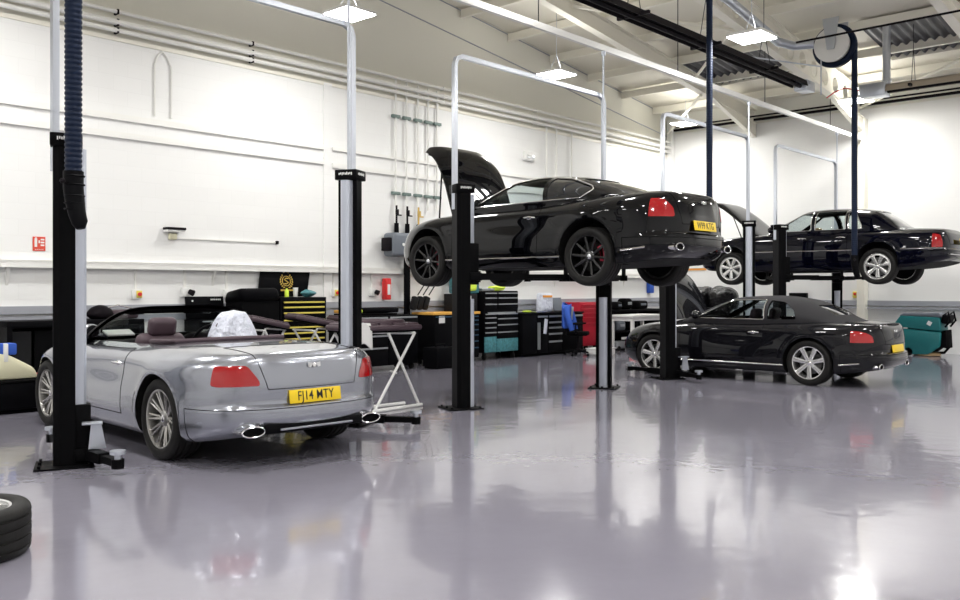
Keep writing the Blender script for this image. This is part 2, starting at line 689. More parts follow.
# diagonal wind braces under the roof
for i, (a, b) in enumerate([((13.2, -.1, 6.45), (11.0, 2.8, 7.1)), ((13.0, .1, 6.9), (15.8, 2.8, 6.45)), ((18.9, 0, 5.9), (14.5, -6, 6.6)), ((16.3, 2.85, 6.2), (18.9, 5.3, 5.9))]):
    struct(MB().cyl(a, b, 0.035, seg=10).build('trim_%d' % (40 + i), 'cream_steel'))

# trims on the left wall
w = MB()
w.span((XB, YL - .045, 4.05), (6.85, YL, 4.14))
w.span((7.05, YL - .045, 4.06), (XR, YL, 4.12))
w.span((XB, YL - .045, 3.78), (6.85, YL, 3.87))
w.span((7.05, YL - .045, 3.74), (XR, YL, 3.83))
struct(w.build('trim_50', 'white_steel'))
w = MB()
w.span((XB, YL - .12, 1.855), (XR, YL, 1.905))
w.span((XB, YL - .12, 1.80), (XR, YL - .10, 1.905))
for x in (1.42, 4.6, 7.3, 10.6, 13.8, 16.8):
    w.prism([(x - .02, YL, 1.86), (x - .02, YL - .11, 1.86), (x - .02, YL, 1.55)], (.04, 0, 0))
struct(w.build('trim_51', 'white_steel'))
w = MB()
w.span((XB, YL - .02, 5.24), (XR, YL, 5.30))
struct(w.build('trim_52', 'cream_steel'))
struct(MB().span((6.86, YL - .03, 0), (7.04, YL, 5.28)).build('trim_53', 'wall_paint_left'))
# grey dado trunking
w = MB()
w.span((XB, YL - .06, 1.15), (XR, YL, 1.26))
w.span((XB, YL - .04, 1.02), (XR, YL, 1.12))
struct(w.build('trim_54', 'trunking'))
w = MB()
w.span((XR - .06, YF, 1.10), (XR, YL - .06, 1.22))
w.span((XR - .09, YF, 1.02), (XR, YL - .06, 1.07))
struct(w.build('trim_55', 'trunking'))
struct(MB().span((XR - .07, YF, 5.97), (XR - .01, YL, 6.03)).build('trim_56', 'dark_steel'))
w = MB()
w.tube([(XR - .5, YL - .5, 6.0), (XR - .5, YF, 6.0)], 0.022, 8)
struct(w.build('trim_57', 'dark_steel'))
w = MB()
w.span((XR - .16, YL - .16, 0), (XR, YL, 6.3))
struct(w.build('trim_58', 'wall_paint_side'))


# ---------------------------------------------------------------- lamps
def make_lamp():
    t = thing('high_bay_light', 'x', 'light', (0, 0, LAMP_Z))
    w = MB()
    w.box((0, 0, .035), (.60, .60, .05), bevel=.01)
    w.box((0, 0, .08), (.2, .2, .05))
    w.build('housing', 'white_steel', t)
    MB().box((0, 0, .004), (.57, .57, .012)).build('diffuser', 'lamp_face', t)
    return t


proto = make_lamp()
lamp_roots = [proto] + [copy_tree(proto) for _ in LAMPS[1:]]
for t, (x, y) in zip(lamp_roots, LAMPS):
    lz = 5.5 if (x, y) == (10.14, -1.36) else LAMP_Z
    t.location = (x, y, lz)
    L = bpy.data.lights.new('lamp_light', 'AREA')
    L.shape = 'SQUARE'
    L.size = 0.55
    L.energy = LAMP_POWER
    L.color = LAMP_COLOR
    lo = bpy.data.objects.new('lamp_light', L)
    lo.location = (0, 0, -0.01)
    link(lo, t)
    U = bpy.data.lights.new('ceiling_fill', 'AREA')     # added fill light above the fitting, brightens the roof
    U.shape = 'SQUARE'
    U.size = 0.5
    U.energy = LAMP_POWER * 0.16
    U.color = LAMP_COLOR
    uo = bpy.data.objects.new('ceiling_fill', U)
    uo.location = (0, 0, 0.12)
    uo.rotation_euler = (PI, 0, 0)
    link(uo, t)
    w = MB()
    rz = roof_z(x) - lz
    for sx in (-.22, .22):
        w.tube([(sx, 0, .06), (0, 0, .4), (0, 0, rz - .24)], 0.005, 5)
    w.build('suspension_wire', 'galv', t)
    lab = {(5.68, 3.2): 'square white ceiling light nearest to the left pair of lift columns',
           (11.0, 3.2): 'square white ceiling light above the raised black coupe',
           (10.14, -1.36): 'square white ceiling light by the long dark heater tube',
           (17.5, 3.95): 'square white ceiling light in the far corner of the workshop',
           (17.59, -0.38): 'square white ceiling light near the far wall behind the blue hose'}.get((x, y))
    if lab is None:
        lab = 'square white ceiling light hanging outside the picture'
    tag(t, lab, 'light', 'high bay lights')


# ---------------------------------------------------------------- cars
def body_bm(P):
    """closed body shell without wheel arches; x lateral, y forward, z up"""
    y0, y1, W = P['y0'], P['y1'], P['W']
    Lr, Lf = P['Lr'], P['Lf']
    ykr, ykf = y0 + Lr, y1 - Lf
    mr, mf = P['mr'], P['mf']
    US = []   # (kind, y-ish, c, s)
    nr, ns, nf = 22, 84, 24
    for i in range(nr):
        a = PI / 2 * (1 - i / nr)
        US.append(('r', math.cos(a) ** (2 / mr) if i else 0.0, math.sin(a) ** (2 / mr)))
    for i in range(ns + 1):
        US.append(('s', ykr + (ykf - ykr) * i / ns, 0))
    for i in range(1, nf + 1):
        a = PI / 2 * i / nf
        US.append(('f', math.cos(a) ** (2 / mf) if i < nf else 0.0, math.sin(a) ** (2 / mf)))
    NT = 30

    def halfw(y, t, z):
        k = hermite(P['k'], t)
        w = W * hermite(P['plan'], y) * k
        for (hy, hs, ht, hts, amp) in P['haunch']:
            w += amp * math.exp(-((y - hy) / hs) ** 2) * math.exp(-((t - ht) / hts) ** 2)
        for wy in P['wheels']:
            d = math.hypot(y - wy, z - P['R'])
            w += P['flare'] * math.exp(-((d - P['RA'] - .02) / .05) ** 2)
        return w
    bm = bmesh.new()
    rows = []
    for (kd, a, b) in US:
        col = []
        if kd == 's':
            c, y = 1.0, a
        elif kd == 'r':
            c, y = a, ykr - Lr * b
        else:
            c, y = a, ykf + Lf * b
        zc = hermite(P['zc'], y)
        zs = hermite(P['zs'], y)
        zedge = zc - (zc - zs) * c * c
        zb = hermite(P['zb'], y)
        for j in range(NT + 1):
            t = j / NT
            z = zb + (zedge - zb) * t
            yy = y
            if kd == 'r':
                yy = ykr - (Lr - hermite(P['er'], t)) * b
            elif kd == 'f':
                yy = ykf + (Lf - hermite(P['ef'], t)) * b
            x = halfw(yy, t, z) * c
            col.append(Vector((x, yy, z)))
        xs, ys = col[-1].x, col[-1].y
        zc2 = zc
        nt = 16
        for j in range(1, nt + 1):
            r = 1 - j / nt
            col.append(Vector((xs * r, ys, zc2 - (zc2 - zedge) * r ** P['crown'])))
        xb = col[0]
        pre = [Vector((xb.x * q / 4, xb.y, xb.z)) for q in range(4)]
        rows.append(pre + col)
    n = len(rows[0])
    for sgn in (1, -1):
        V = [[bm.verts.new((p.x * sgn, p.y, p.z)) for p in row] for row in rows]
        for i in range(len(rows) - 1):
            for j in range(n - 1):
                q = [V[i][j], V[i + 1][j], V[i + 1][j + 1], V[i][j + 1]]
                try:
                    f = bm.faces.new(q)
                    f.material_index = 1 if j < 4 else 0
                except ValueError:
                    pass
    bmesh.ops.remove_doubles(bm, verts=bm.verts, dist=0.0004)
    bmesh.ops.dissolve_degenerate(bm, dist=0.0002, edges=bm.edges)
    bmesh.ops.recalc_face_normals(bm, faces=bm.faces)
    return bm


def gh_bm(P, off=0.0, drop=0.06):
    """greenhouse volume; off shrinks it inward"""
    G = P['gh']
    ya, yb = G['y0'] + off * 1.6, G['y1'] - off * 1.6
    ns, na = 60, 26
    bm = bmesh.new()
    rows = []
    for i in range(ns + 1):
        u = i / ns
        # denser stations near the ends
        s = 0.5 - 0.5 * math.cos(PI * u)
        y = ya + (yb - ya) * s
        zb = hermite(P['zc'], y) - G.get('sink', 0.03)
        Z = hermite(G['z'], y) - off
        wb = hermite(G['w'], y) - off
        H = max(Z - zb, 0.004)
        e = (y - (ya + yb) / 2) / ((yb - ya) / 2)
        sh = G['wrapf'] if e > 0 else G['wrapr']
        row = []
        for k in range(na + 1):
            a = PI * k / na
            c, sn = math.cos(a), math.sin(a)
            x = wb * math.copysign(abs(c) ** (2 / G['p']), c)
            z = zb + H * max(sn, 0) ** (2 / G['q'])
            yy = y - math.copysign(1, e) * sh * (x / max(wb, .01)) ** 2 * e * e
            row.append((x, yy, z))
        row.append((row[-1][0], row[-1][1], zb - drop - off * 3))
        row.append((row[0][0], row[0][1], zb - drop - off * 3))
        rows.append([bm.verts.new(p) for p in row])
    m = len(rows[0])
    for i in range(ns):
        for k in range(m):
            bm.faces.new((rows[i][k], rows[i + 1][k], rows[i + 1][(k + 1) % m], rows[i][(k + 1) % m]))
    bm.faces.new(rows[0])
    bm.faces.new(rows[-1])
    bmesh.ops.recalc_face_normals(bm, faces=bm.faces)
    return bm


def bm_mesh(bm, mats=()):
    me = bpy.data.meshes.new('tmp')
    bm.to_mesh(me)
    bm.free()
    for m in mats:
        me.materials.append(MATS[m])
    return me


def prism_mesh(poly, vec, m, rnd=0.0):
    w = MB()
    w.prism(poly, vec)
    bmesh.ops.recalc_face_normals(w.bm, faces=w.bm.faces)
    return bm_mesh(w.bm, (m,))


def round_poly(pts, r, n=5):
    """round the corners of a 2D polygon"""
    out = []
    m = len(pts)
    for i in range(m):
        p, a, b = Vector(pts[i]), Vector(pts[i - 1]), Vector(pts[(i + 1) % m])
        da, db = (a - p), (b - p)
        ra = min(r, da.length * .45, db.length * .45)
        A, B = p + da.normalized() * ra, p + db.normalized() * ra
        for k in range(n + 1):
            t = k / n
            q = A * (1 - t) ** 2 + p * 2 * t * (1 - t) + B * t * t
            out.append((q.x, q.y))
    return out


def densify(pts, step, closed=True):
    out = []
    n = len(pts)
    for i in range(n if closed else n - 1):
        a, b = Vector(pts[i]), Vector(pts[(i + 1) % n])
        k = max(1, int((b - a).length / step))
        for j in range(k):
            out.append(tuple(a.lerp(b, j / k)))
    if not closed:
        out.append(tuple(pts[-1]))
    return out


def make_tyre(parent, R, W, pos, side):
    """tyre as the wheel part: lathed about X with tread grooves"""
    w = MB()
    h = W / 2
    prof = [(R * .70, -h * .82), (R * .76, -h * .98), (R * .86, -h * 1.03), (R * .95, -h * .97), (R * .985, -h * .86)]
    for g in (-.62, -.22, .22, .62):
        a, b = (g - .055) * h, (g + .055) * h
        prof += [(R, a - .001), (R - .009, a + .001), (R - .009, b - .001), (R, b + .001)]
    prof += [(R * .985, h * .86), (R * .95, h * .97), (R * .86, h * 1.03), (R * .76, h * .98), (R * .70, h * .82)]
    w.lathe(prof, axis='X', seg=56, closed=True)
    o = w.build('wheel', 'rubber', parent, loc=pos, sharp=50)
    return o


def make_rim(tyre, R, W, side, style):
    """side: +1 outer face towards +x"""
    s = side
    rr = R * .73
    h = W / 2
    mt = {'twin': 'rim_silver', 'ten': 'rim_black', 'seven': 'rim_bright', 'classic': 'rim_bright', 'loose': 'rim_bright'}[style]
    w = MB()
    w.lathe([(rr, -h * .8 * s), (rr + .004, h * .82 * s), (rr - .004, h * .90 * s), (rr - .018, h * .88 * s), (rr - .022, h * .74 * s), (rr - .028, -h * .8 * s)], axis='X', seg=56, closed=True)
    xo = h * .62 * s
    xi = h * .40 * s

    def spoke(a, w0, w1, r0, r1, x0, x1, th=.022):
        # box from radius r0 to r1 at angle a with widths w0, w1
        ca, sa = math.cos(a), math.sin(a)

        def pt(r, q, x):
            return Vector((x, ca * r - sa * q, sa * r + ca * q))
        v = [pt(r0, -w0 / 2, x0), pt(r0, w0 / 2, x0), pt(r1, w1 / 2, x1), pt(r1, -w1 / 2, x1)]
        cen = [pt(r0, 0, x0 + .008 * s), pt(r1, 0, x1 + .006 * s)]
        bk = [p - Vector((th * s, 0, 0)) for p in v]
        bv = [w.bm.verts.new(p) for p in v + bk + cen]
        for q in ((0, 1, 8), (1, 2, 9, 8), (2, 3, 9), (3, 0, 8, 9), (0, 4, 5, 1), (1, 5, 6, 2), (2, 6, 7, 3), (3, 7, 4, 0), (4, 7, 6, 5)):
            w.bm.faces.new([bv[i] for i in q])
    R1 = rr - .014
    if style == 'twin':
        for k in range(10):
            a = 2 * PI * k / 10
            for d in (-.095, .095):
                spoke(a + d, .020, .017, .05, R1, xi + .01 * s, xo + .02 * s)
    elif style == 'ten':
        for k in range(10):
            spoke(2 * PI * k / 10 + .1, .028, .030, .045, R1, xi + .02 * s, xo + .02 * s)
    elif style == 'seven':
        for k in range(7):
            spoke(2 * PI * k / 7 + .2, .055, .072, .04, R1, xi + .03 * s, xo + .015 * s, .03)
    elif style == 'loose':
        for k in range(5):
            spoke(2 * PI * k / 5, .06, .07, .04, R1, xi + .03 * s, xo + .015 * s, .03)
    else:
        for k in range(7):
            spoke(2 * PI * k / 7 + .2, .050, .085, .04, R1, xi + .035 * s, xo + .02 * s, .035)
        w.lathe([(R1 + .004, xo + .022 * s), (R1 - .03, xo + .026 * s), (R1 - .034, xo), (R1 + .004, xo - .01 * s)], axis='X', seg=56, closed=True)
    w.lathe([(.0, xi + .032 * s), (.05, xi + .034 * s), (.072, xi + .022 * s), (.078, xi - .01 * s), (0, xi - .02 * s)], axis='X', seg=28)
    w.build('rim', mt, tyre)
    c = MB()
    c.lathe([(0, xi + .046 * s), (.022, xi + .045 * s), (.032, xi + .038 * s), (.033, xi + .03 * s)], axis='X', seg=20)
    c.build('hub_cap', 'chrome' if style != 'ten' else 'alu', tyre)
    if style != 'loose':
        d = MB()
        d.cyl((-.01 * s, 0, 0), (.02 * s, 0, 0), R * .50, seg=40)
        d.cyl((-.06 * s, 0, 0), (.035 * s, 0, 0), R * .22, seg=24)
        d.build('brake_disc', 'disc_steel' if style != 'ten' else 'underbody', tyre)
        cal = MB()
        for j in range(5):
            a = PI / 2 + 1.55 + (j - 2) * .17
            a = PI + (j - 2) * .17 if False else (.25 + (j - 2) * .17)
            ca, sa = math.cos(a), math.sin(a)
            cal.box((.01 * s, -ca * R * .44, sa * R * .44), (.07, .055, .085), rot=Matrix.Rotation(-a, 3, 'X'), bevel=.006)
        cal.build('caliper', 'caliper_red' if style == 'ten' else 'disc_steel', tyre)
        bk = MB()
        bk.cyl((-.075 * s, 0, 0), (-.07 * s, 0, 0), rr - .02, seg=40)
        bk.build('back_plate', 'black_matte', tyre)


def seam_tube(name, loops, r, m, parent):
    w = MB()
    for lp in loops:
        for i in range(len(lp) - 1):
            if (Vector(lp[i]) - Vector(lp[i + 1])).length > 1e-4:
                w.cyl(lp[i], lp[i + 1], r, seg=5)
    return w.build(name, m, parent)


def split_part(bm, test):
    """detach faces passing test(c, n) into a new bmesh"""
    fs = [f for f in bm.faces if f.material_index == 0 and test(f.calc_center_median(), f.normal)]
    if not fs:
        return None
    vmap = {}
    nb = bmesh.new()
    for f in fs:
        vv = []
        for v in f.verts:
            if v not in vmap:
                vmap[v] = nb.verts.new(v.co)
            vv.append(vmap[v])
        nf = nb.faces.new(vv)
        nf.smooth = True
    bmesh.ops.delete(bm, geom=fs, context='FACES')
    return nb


def boundary_segments(bm):
    return [[tuple(e.verts[0].co), tuple(e.verts[1].co)] for e in bm.edges if len(e.link_faces) == 1]


def simple_mesh(name, bm, mats, parent, sharp=40):
    ang = math.radians(sharp)
    for f in bm.faces:
        f.smooth = True
    for e in bm.edges:
        if len(e.link_faces) == 2:
            try:
                e.smooth = e.calc_face_angle() < ang
            except ValueError:
                pass
    me = bpy.data.meshes.new(name)
    bm.to_mesh(me)
    bm.free()
    for m in mats:
        me.materials.append(MATS[m])
    return link(bpy.data.objects.new(name, me), parent)


def build_car(P, root):
    paint = P['paint']
    R, RA = P['R'], P['RA']
    # ---- body with wheel arches
    me = bm_mesh(body_bm(P), (paint, 'underbody'))
    src = bmesh.new()
    src.from_mesh(me)
    bvh = BVHTree.FromBMesh(src)
    # chunks cut from a slightly swollen copy of the body: lamps
    fat = src.copy()
    for v in fat.verts:
        v.co += v.normal * 0.006
    fat_me = bm_mesh(fat, (paint, 'underbody'))
    for wy in P['wheels']:
        for s in (-1, 1):
            c = MB()
            c.cyl((s * .56, wy, R), (s * 1.3, wy, R), RA, seg=64)
            c.cyl((s * .56, wy, R - .3), (s * 1.3, wy, R - .3), RA * .98, seg=48)
            cm = bm_mesh(c.bm, ('underbody',))
            # two overlapping closed solids: union first through separate cuts
            bpy.data.meshes.remove(cm)
            for dz, rr in ((0, RA),):
                c = MB()
                c.cyl((s * .56, wy, R + dz), (s * 1.3, wy, R + dz), rr, seg=72)
                me = boolean(me, bm_mesh(c.bm, ('underbody',)))
    for (poly, vec) in P.get('cuts', []):
        me = boolean(me, prism_mesh(poly, vec, 'underbody'))
    bm = bmesh.new()
    bm.from_mesh(me)
    slots = [m.name for m in me.materials]
    for f in bm.faces:
        f.material_index = 0 if slots[f.material_index].startswith('paint') else 1

    def bis(co, no):
        bmesh.ops.bisect_plane(bm, geom=bm.verts[:] + bm.edges[:] + bm.faces[:], dist=1e-4, plane_co=co, plane_no=no)
    D = P['door']
    top_lim = P['topz']
    for y in D['ys']:
        bis((0, y, 0), (0, 1, 0))
    bis((0, 0, D['z']), (0, 0, 1))
    b0, b1, bw = P['bonnet']
    bis((0, b0, 0), (0, 1, 0))
    bis((0, b1, 0), (0, 1, 0))
    c0, c1, cw = P['cabin']
    bis((0, c0, 0), (0, 1, 0))
    bis((0, c1, 0), (0, 1, 0))
    for s in (-1, 1):
        bis((s * bw, 0, 0), (1, 0, 0))
        if abs(cw - bw) > .01:
            bis((s * cw, 0, 0), (1, 0, 0))
    L = P['lid']
    bis((0, L['y'], 0), (0, 1, 0))
    bis((0, 0, L['z']), (0, 0, 1))
    for s in (-1, 1):
        bis((s * L['x'], 0, L['z0']), (1, 0, -s * L['slope']))
    bis((0, 0, P['bump_z']), (0, 0, 1))
    bis((0, P['bump_y'], 0), (0, 1, 0))
    gaps = []

    def part(name, test, m=paint, gap=True, par=root):
        nb = split_part(bm, test)
        if nb is None:
            return None
        seg = boundary_segments(nb)
        o = simple_mesh(name, nb, (m,), par)
        if gap:
            seam_tube('panel_gap', seg, .0035, 'black_matte', o)
        return o
    zt = D['top']
    # cabin opening
    nb = split_part(bm, lambda c, n: c0 < c.y < c1 and abs(c.x) < cw and c.z > top_lim(c.y))
    if nb:
        nb.free()
    bonnet = split_part(bm, lambda c, n: b0 < c.y < b1 and abs(c.x) < bw and c.z > top_lim(c.y))
    part('boot_lid', lambda c, n: c.y < L['y'] and c.z > L['z'] and abs(c.x) < L['x'] + (c.z - L['z0']) * L['slope'] and (n.y < -.3 or n.z > .4))
    part('rear_bumper', lambda c, n: c.y < P['bump_y'] and c.z < P['bump_z'])
    doors = []
    for i in range(len(D['ys']) - 1):
        ya, yb = sorted((D['ys'][i], D['ys'][i + 1]))
        for s in (-1, 1):
            d = part('door', lambda c, n: ya < c.y < yb and c.z > D['z'] and c.x * s > .5 and (abs(n.x) > .35) and abs(c.x) > cw - .01)
            doors.append((d, s, ya, yb))
    body = simple_mesh('body_shell', bm, (paint, 'underbody'), root)
    # ---- bonnet
    hinge_y, hinge_z = b0 + .02, hermite(P['zc'], b0)
    bonnet_o = None
    if bonnet:
        seg = boundary_segments(bonnet)
        if P.get('bonnet_angle'):
            bmesh.ops.recalc_face_normals(bonnet, faces=bonnet.faces)
            M = Matrix.Translation((0, hinge_y, hinge_z + .03)) @ Matrix.Rotation(P['bonnet_angle'], 4, 'X') @ Matrix.Translation((0, -hinge_y, -hinge_z))
            inner = bonnet.copy()
            for v in inner.verts:
                edge = any(len(e.link_faces) == 1 for e in v.link_edges)
                v.co.z -= .012 if edge else .05
            bmesh.ops.transform(inner, matrix=M, verts=inner.verts)
            bmesh.ops.transform(bonnet, matrix=M, verts=bonnet.verts)
            bonnet_o = simple_mesh('bonnet', bonnet, (paint,), root)
            simple_mesh('bonnet_liner', inner, ('bonnet_liner',), bonnet_o)
            st = MB()
            for s in (-1, 1):
                st.tube([M @ Vector((s * (bw - .05), b0 + .75, hermite(P['zc'], b0 + .75) - .05)), (s * (bw - .03), b0 + .35, hermite(P['zc'], b0) - .12)], .012, 8)
            st.build('gas_strut', 'dark_steel', bonnet_o)
            eb = MB()
            eb.span((-bw, b0 - .02, .35), (bw, b1 - .35, .62))
            eb.box((0, (b0 + b1) / 2, .70), (.6, .7, .18), bevel=.03)
            for s in (-1, 1):
                eb.box((s * .45, (b0 + b1) / 2, .70), (.2, .5, .12), bevel=.03)
            eb.build('engine', 'bonnet_liner', root)
        else:
            bonnet_o = simple_mesh('bonnet', bonnet, (paint,), root)
            seam_tube('panel_gap', seg, .0035, 'black_matte', bonnet_o)

    def side_hit(y, z, s, tree=None):
        h = (tree or bvh).ray_cast(Vector((s * 1.6, y, z)), Vector((-s, 0, 0)))
        return h[0]
    # ---- door handles, sill and belt trims
    for d, s, ya, yb in doors:
        if d is None:
            continue
        hy, hz = ya + D.get('hy', .16), D['hz']
        h = side_hit(hy, hz, s)
        if h:
            w = MB()
            w.tube([(h.x - s * .005, hy - .095, hz), (h.x + s * .028, hy - .06, hz + .004), (h.x + s * .032, hy, hz + .006), (h.x + s * .028, hy + .06, hz + .004), (h.x - s * .005, hy + .095, hz)], [.010, .013, .014, .013, .010], 10)
            w.sphere((h.x, hy, hz), .028, scale=(.25, 1.6, .9))
            w.build('door_handle', P.get('handle', 'chrome'), d)

    def rail(name, pts, r, m, par=root, push=.002, sq=None):
        for s in (-1, 1):
            q = []
            for (y, z) in pts:
                h = side_hit(y, z, s)
                if h:
                    q.append((h.x + s * push, y, z))
            if len(q) > 1:
                w = MB()
                if sq:
                    w.tube(q, r, sq=sq)
                else:
                    w.tube(q, r, 6)
                w.build(name, m, par)
    for (pts, r, m) in P.get('rails', []):
        rail('side_moulding', densify(pts, .06, False), r, m)
    # ---- cabin interior
    im = P['interior']
    zf = .36
    w = MB()
    zt_ = P['belt'] - .03
    w.span((-cw, c0, zf - .05), (cw, c1, zf))
    for s in (-1, 1):
        w.span((s * (cw + .02), c0, zf), (s * (cw - .05), c1, zt_))
    w.span((-cw, c0 - .02, zf), (cw, c0 + .05, zt_))
    w.span((-cw, c1 - .05, zf), (cw, c1 + .02, zt_ - .02))
    w.span((-.13, c0, zf), (.13, c1 - .3, .62))
    w.build('cabin_tub', 'leather_dark', root)
    w = MB()
    w.box((0, c1 - .22, zt_ - .10), (2 * cw - .1, .42, .20), bevel=.06, seg=4)
    w.sphere((.37, c1 - .38, zt_), .19, scale=(1, .6, .35))
    w.build('dashboard', 'leather_dark', root)
    sw = MB()
    cc = Vector((.37, c1 - .62, zt_ - .02))
    ring = []
    for k in range(32):
        a = 2 * PI * k / 32
        ring.append(cc + Matrix.Rotation(math.radians(-66), 3, 'X') @ Vector((.185 * math.cos(a), .185 * math.sin(a), 0)))
    sw.tube(ring, .016, 8, closed=True)
    for a in (0, PI, -PI / 2):
        sw.cyl(cc, cc + Matrix.Rotation(math.radians(-66), 3, 'X') @ Vector((.18 * math.cos(a), .18 * math.sin(a), 0)), .014, seg=8)
    sw.cyl(cc + Vector((0, -.01, 0)), cc + Vector((0, .22, -.10)), .05, .04)
    sw.build('steering_wheel', 'black_plastic', root)
    for (sx, sy, hh) in P['seats']:
        t = MB()
        t.box((sx, sy + .22, .50), (.50, .52, .20), bevel=.06, seg=4)
        t.box((sx, sy - .08, .50 + hh / 2), (.50, .17, hh), rot=Matrix.Rotation(math.radians(14), 3, 'X'), bevel=.075, seg=5)
        seat = t.build('seat', im, root, sharp=60)
        t = MB()
        t.box((sx, sy - .10 - hh * .13, .50 + hh + .06), (.29, .12, .19), rot=Matrix.Rotation(math.radians(14), 3, 'X'), bevel=.055, seg=5)
        t.build('headrest', im, seat, sharp=60)
    # ---- greenhouse
    G = P['gh']
    outer = bm_mesh(gh_bm(P, 0.0), (P['roof'],))
    inner = bm_mesh(gh_bm(P, 0.035), ('leather_dark',))
    tmpb = bmesh.new()
    tmpb.from_mesh(outer)
    gtree = BVHTree.FromBMesh(tmpb)
    shell = boolean(outer.copy(), inner)
    g1 = bm_mesh(gh_bm(P, 0.010), ('glass',))
    g2 = bm_mesh(gh_bm(P, 0.016), ('glass',))
    gshell = boolean(g1, g2)
    kept = []
    for (name, poly, ax, rng, m, trim) in G['windows']:
        pr = round_poly(poly, G.get('rnd', .03))
        if ax == 'side':
            sides = (-1, 1)
        else:
            sides = (0,)
        for s in sides:
            if ax == 'side':
                p3 = [(s * .25, y, z) for y, z in pr]
                vec = (s * 1.2, 0, 0)
            else:
                p3 = [(x, rng[0], z) for x, z in pr]
                vec = (0, rng[1] - rng[0], 0)
            if name != 'window_trim':
                cut = prism_mesh(p3, vec, P.get('frame_mat', 'black_plastic'))
                shell = boolean(shell, cut.copy())
            if m:
                gm = boolean(gshell.copy(), cut, 'INTERSECT')
                if len(gm.polygons):
                    gm.materials.clear()
                    gm.materials.append(MATS[m])
                    for p_ in gm.polygons:
                        p_.material_index = 0
                    kept.append(remesh_obj(name, gm, [m], root).data)
            if trim:
                dense = densify(pr, .04)
                q = []
                for (a, b) in dense:
                    if ax == 'side':
                        h = gtree.ray_cast(Vector((s * 1.5, a, b)), Vector((-s, 0, 0)))[0]
                    else:
                        yy = 5 if rng[1] > 0 else -5
                        h = gtree.ray_cast(Vector((a, yy, b)), Vector((0, -math.copysign(1, yy), 0)))[0]
                    if h:
                        q.append(h)
                if len(q) > 3:
                    w = MB()
                    w.tube(q, .009, 6, closed=True)
                    w.build('window_trim', trim, root)
    if G.get('keep'):     # only a windscreen frame remains
        for me_ in [shell] + kept:
            bk = bmesh.new()
            bk.from_mesh(me_)
            for co, no in G['keep']:
                bmesh.ops.bisect_plane(bk, geom=bk.verts[:] + bk.edges[:] + bk.faces[:], plane_co=co, plane_no=no, clear_inner=True)
            bk.to_mesh(me_)
            bk.free()
    bmx = bmesh.new()
    bmx.from_mesh(shell)
    names = [m.name for m in shell.materials]
    o = simple_mesh(P.get('roof_name', 'roof'), bmx, names, root)
    # ---- lamps
    for (name, poly, org, dirv, depth, m) in P['lamps']:
        for s in (-1, 1):
            pr = round_poly(poly, .025)
            # polygon in (x,z) seen from behind (or front); extruded along a slanted direction
            p3 = [Vector((s * x, org, z)) for x, z in pr]
            vec = Vector((s * dirv[0], dirv[1], 0)) * depth
            cut = prism_mesh(p3, vec, m)
            me2 = boolean(fat_me.copy(), cut, 'INTERSECT')
            me2.materials.clear()
            for p_ in me2.polygons:
                p_.material_index = 0
            if len(me2.polygons):
                remesh_obj(name, me2, [m], root)
    # ---- wheels
    for wy in P['wheels']:
        for s in (-1, 1):
            t = make_tyre(root, R, P['tw'], (s * P['track'], wy, R - P.get('droop', 0)), s)
            make_rim(t, R, P['tw'], s, P['rim'])
    # axle pieces and floor pan seen from below
    w = MB()
    for wy in P['wheels']:
        w.cyl((-P['track'] + .1, wy, R - P.get('droop', 0)), (P['track'] - .1, wy, R - P.get('droop', 0)), .035)
        w.box((0, wy, R - .06), (.35, .4, .16), bevel=.03)
    w.tube([(-.28, P['wheels'][0] + .3, .24), (-.25, .9, .2), (-.22, P['wheels'][1] - .3, .24)], .04, 10)
    w.tube([(.28, P['wheels'][0] + .3, .24), (.25, .9, .2), (.22, P['wheels'][1] - .3, .24)], .04, 10)
    w.box((0, 0, .20), (1.2, 1.9, .05), bevel=.01)
    w.build('chassis', 'underbody', root)
    # ---- exhaust tips
    for s in (-1, 1):
        ex = P.get('exhaust')
        if ex:
            w = MB()
            a, b = ex['a'], ex['b']
            for (qa, qb, y_, y2) in ((a, b, ex['y'], ex['y'] + .16),):
                ring = []
                for k in range(36):
                    an = 2 * PI * k / 36
                    ring.append((s * ex['x'] + qa * math.cos(an), y_ , ex['z'] + qb * math.sin(an)))
                w.tube(ring, .007, 8, closed=True)
                V1 = [w.bm.verts.new(p) for p in ring]
                V2 = [w.bm.verts.new((p[0], y2, p[2])) for p in ring]
                for k in range(36):
                    w.bm.faces.new((V1[k], V1[(k + 1) % 36], V2[(k + 1) % 36], V2[k]))
            tip = w.build('exhaust_tip', 'chrome', root)
            d = MB()
            d.prism([(p[0] * 1.0, ex['y'] + .012, p[2]) for p in ring], (0, .02, 0))
            d.build('exhaust_bore', 'black_matte', tip)
    # ---- mirrors
    for s in (-1, 1):
        my, mz = P['mirror']
        h = side_hit(my, mz - .06, s)
        x = abs(h.x) if h else P['W'] * .9
        w = MB()
        w.sphere((s * (x + .13), my, mz + .03), .1, seg=24, scale=(1.05, .75, .72))
        w.tube([(s * (x - .06), my + .02, mz - .04), (s * (x + .06), my + .02, mz - .01)], .025, 8)
        mo = w.build('side_mirror', P.get('mirror_mat', paint), root)
        g = MB()
        g.cyl((s * (x + .13), my - .06, mz + .03), (s * (x + .13), my - .074, mz + .03), .062, seg=24)
        g.build('mirror_glass', 'glass_dark', mo)
    # ---- number plate
    py, pz, tilt = P['plate']
    w = MB()
    w.box((0, 0, 0), (.525, .012, .115), bevel=.004)
    pl = w.build('number_plate', 'plate_yellow', root)
    pl.location = (P.get('plate_x', 0), py, pz)
    pl.rotation_euler = (tilt, 0, 0)
    if P.get('plate_text'):
        text_obj(P['plate_text'], .112, 'ink', pl, (0, -.0075, .0), (PI / 2, 0, 0), sx=.80, name='plate_lettering')
    return root


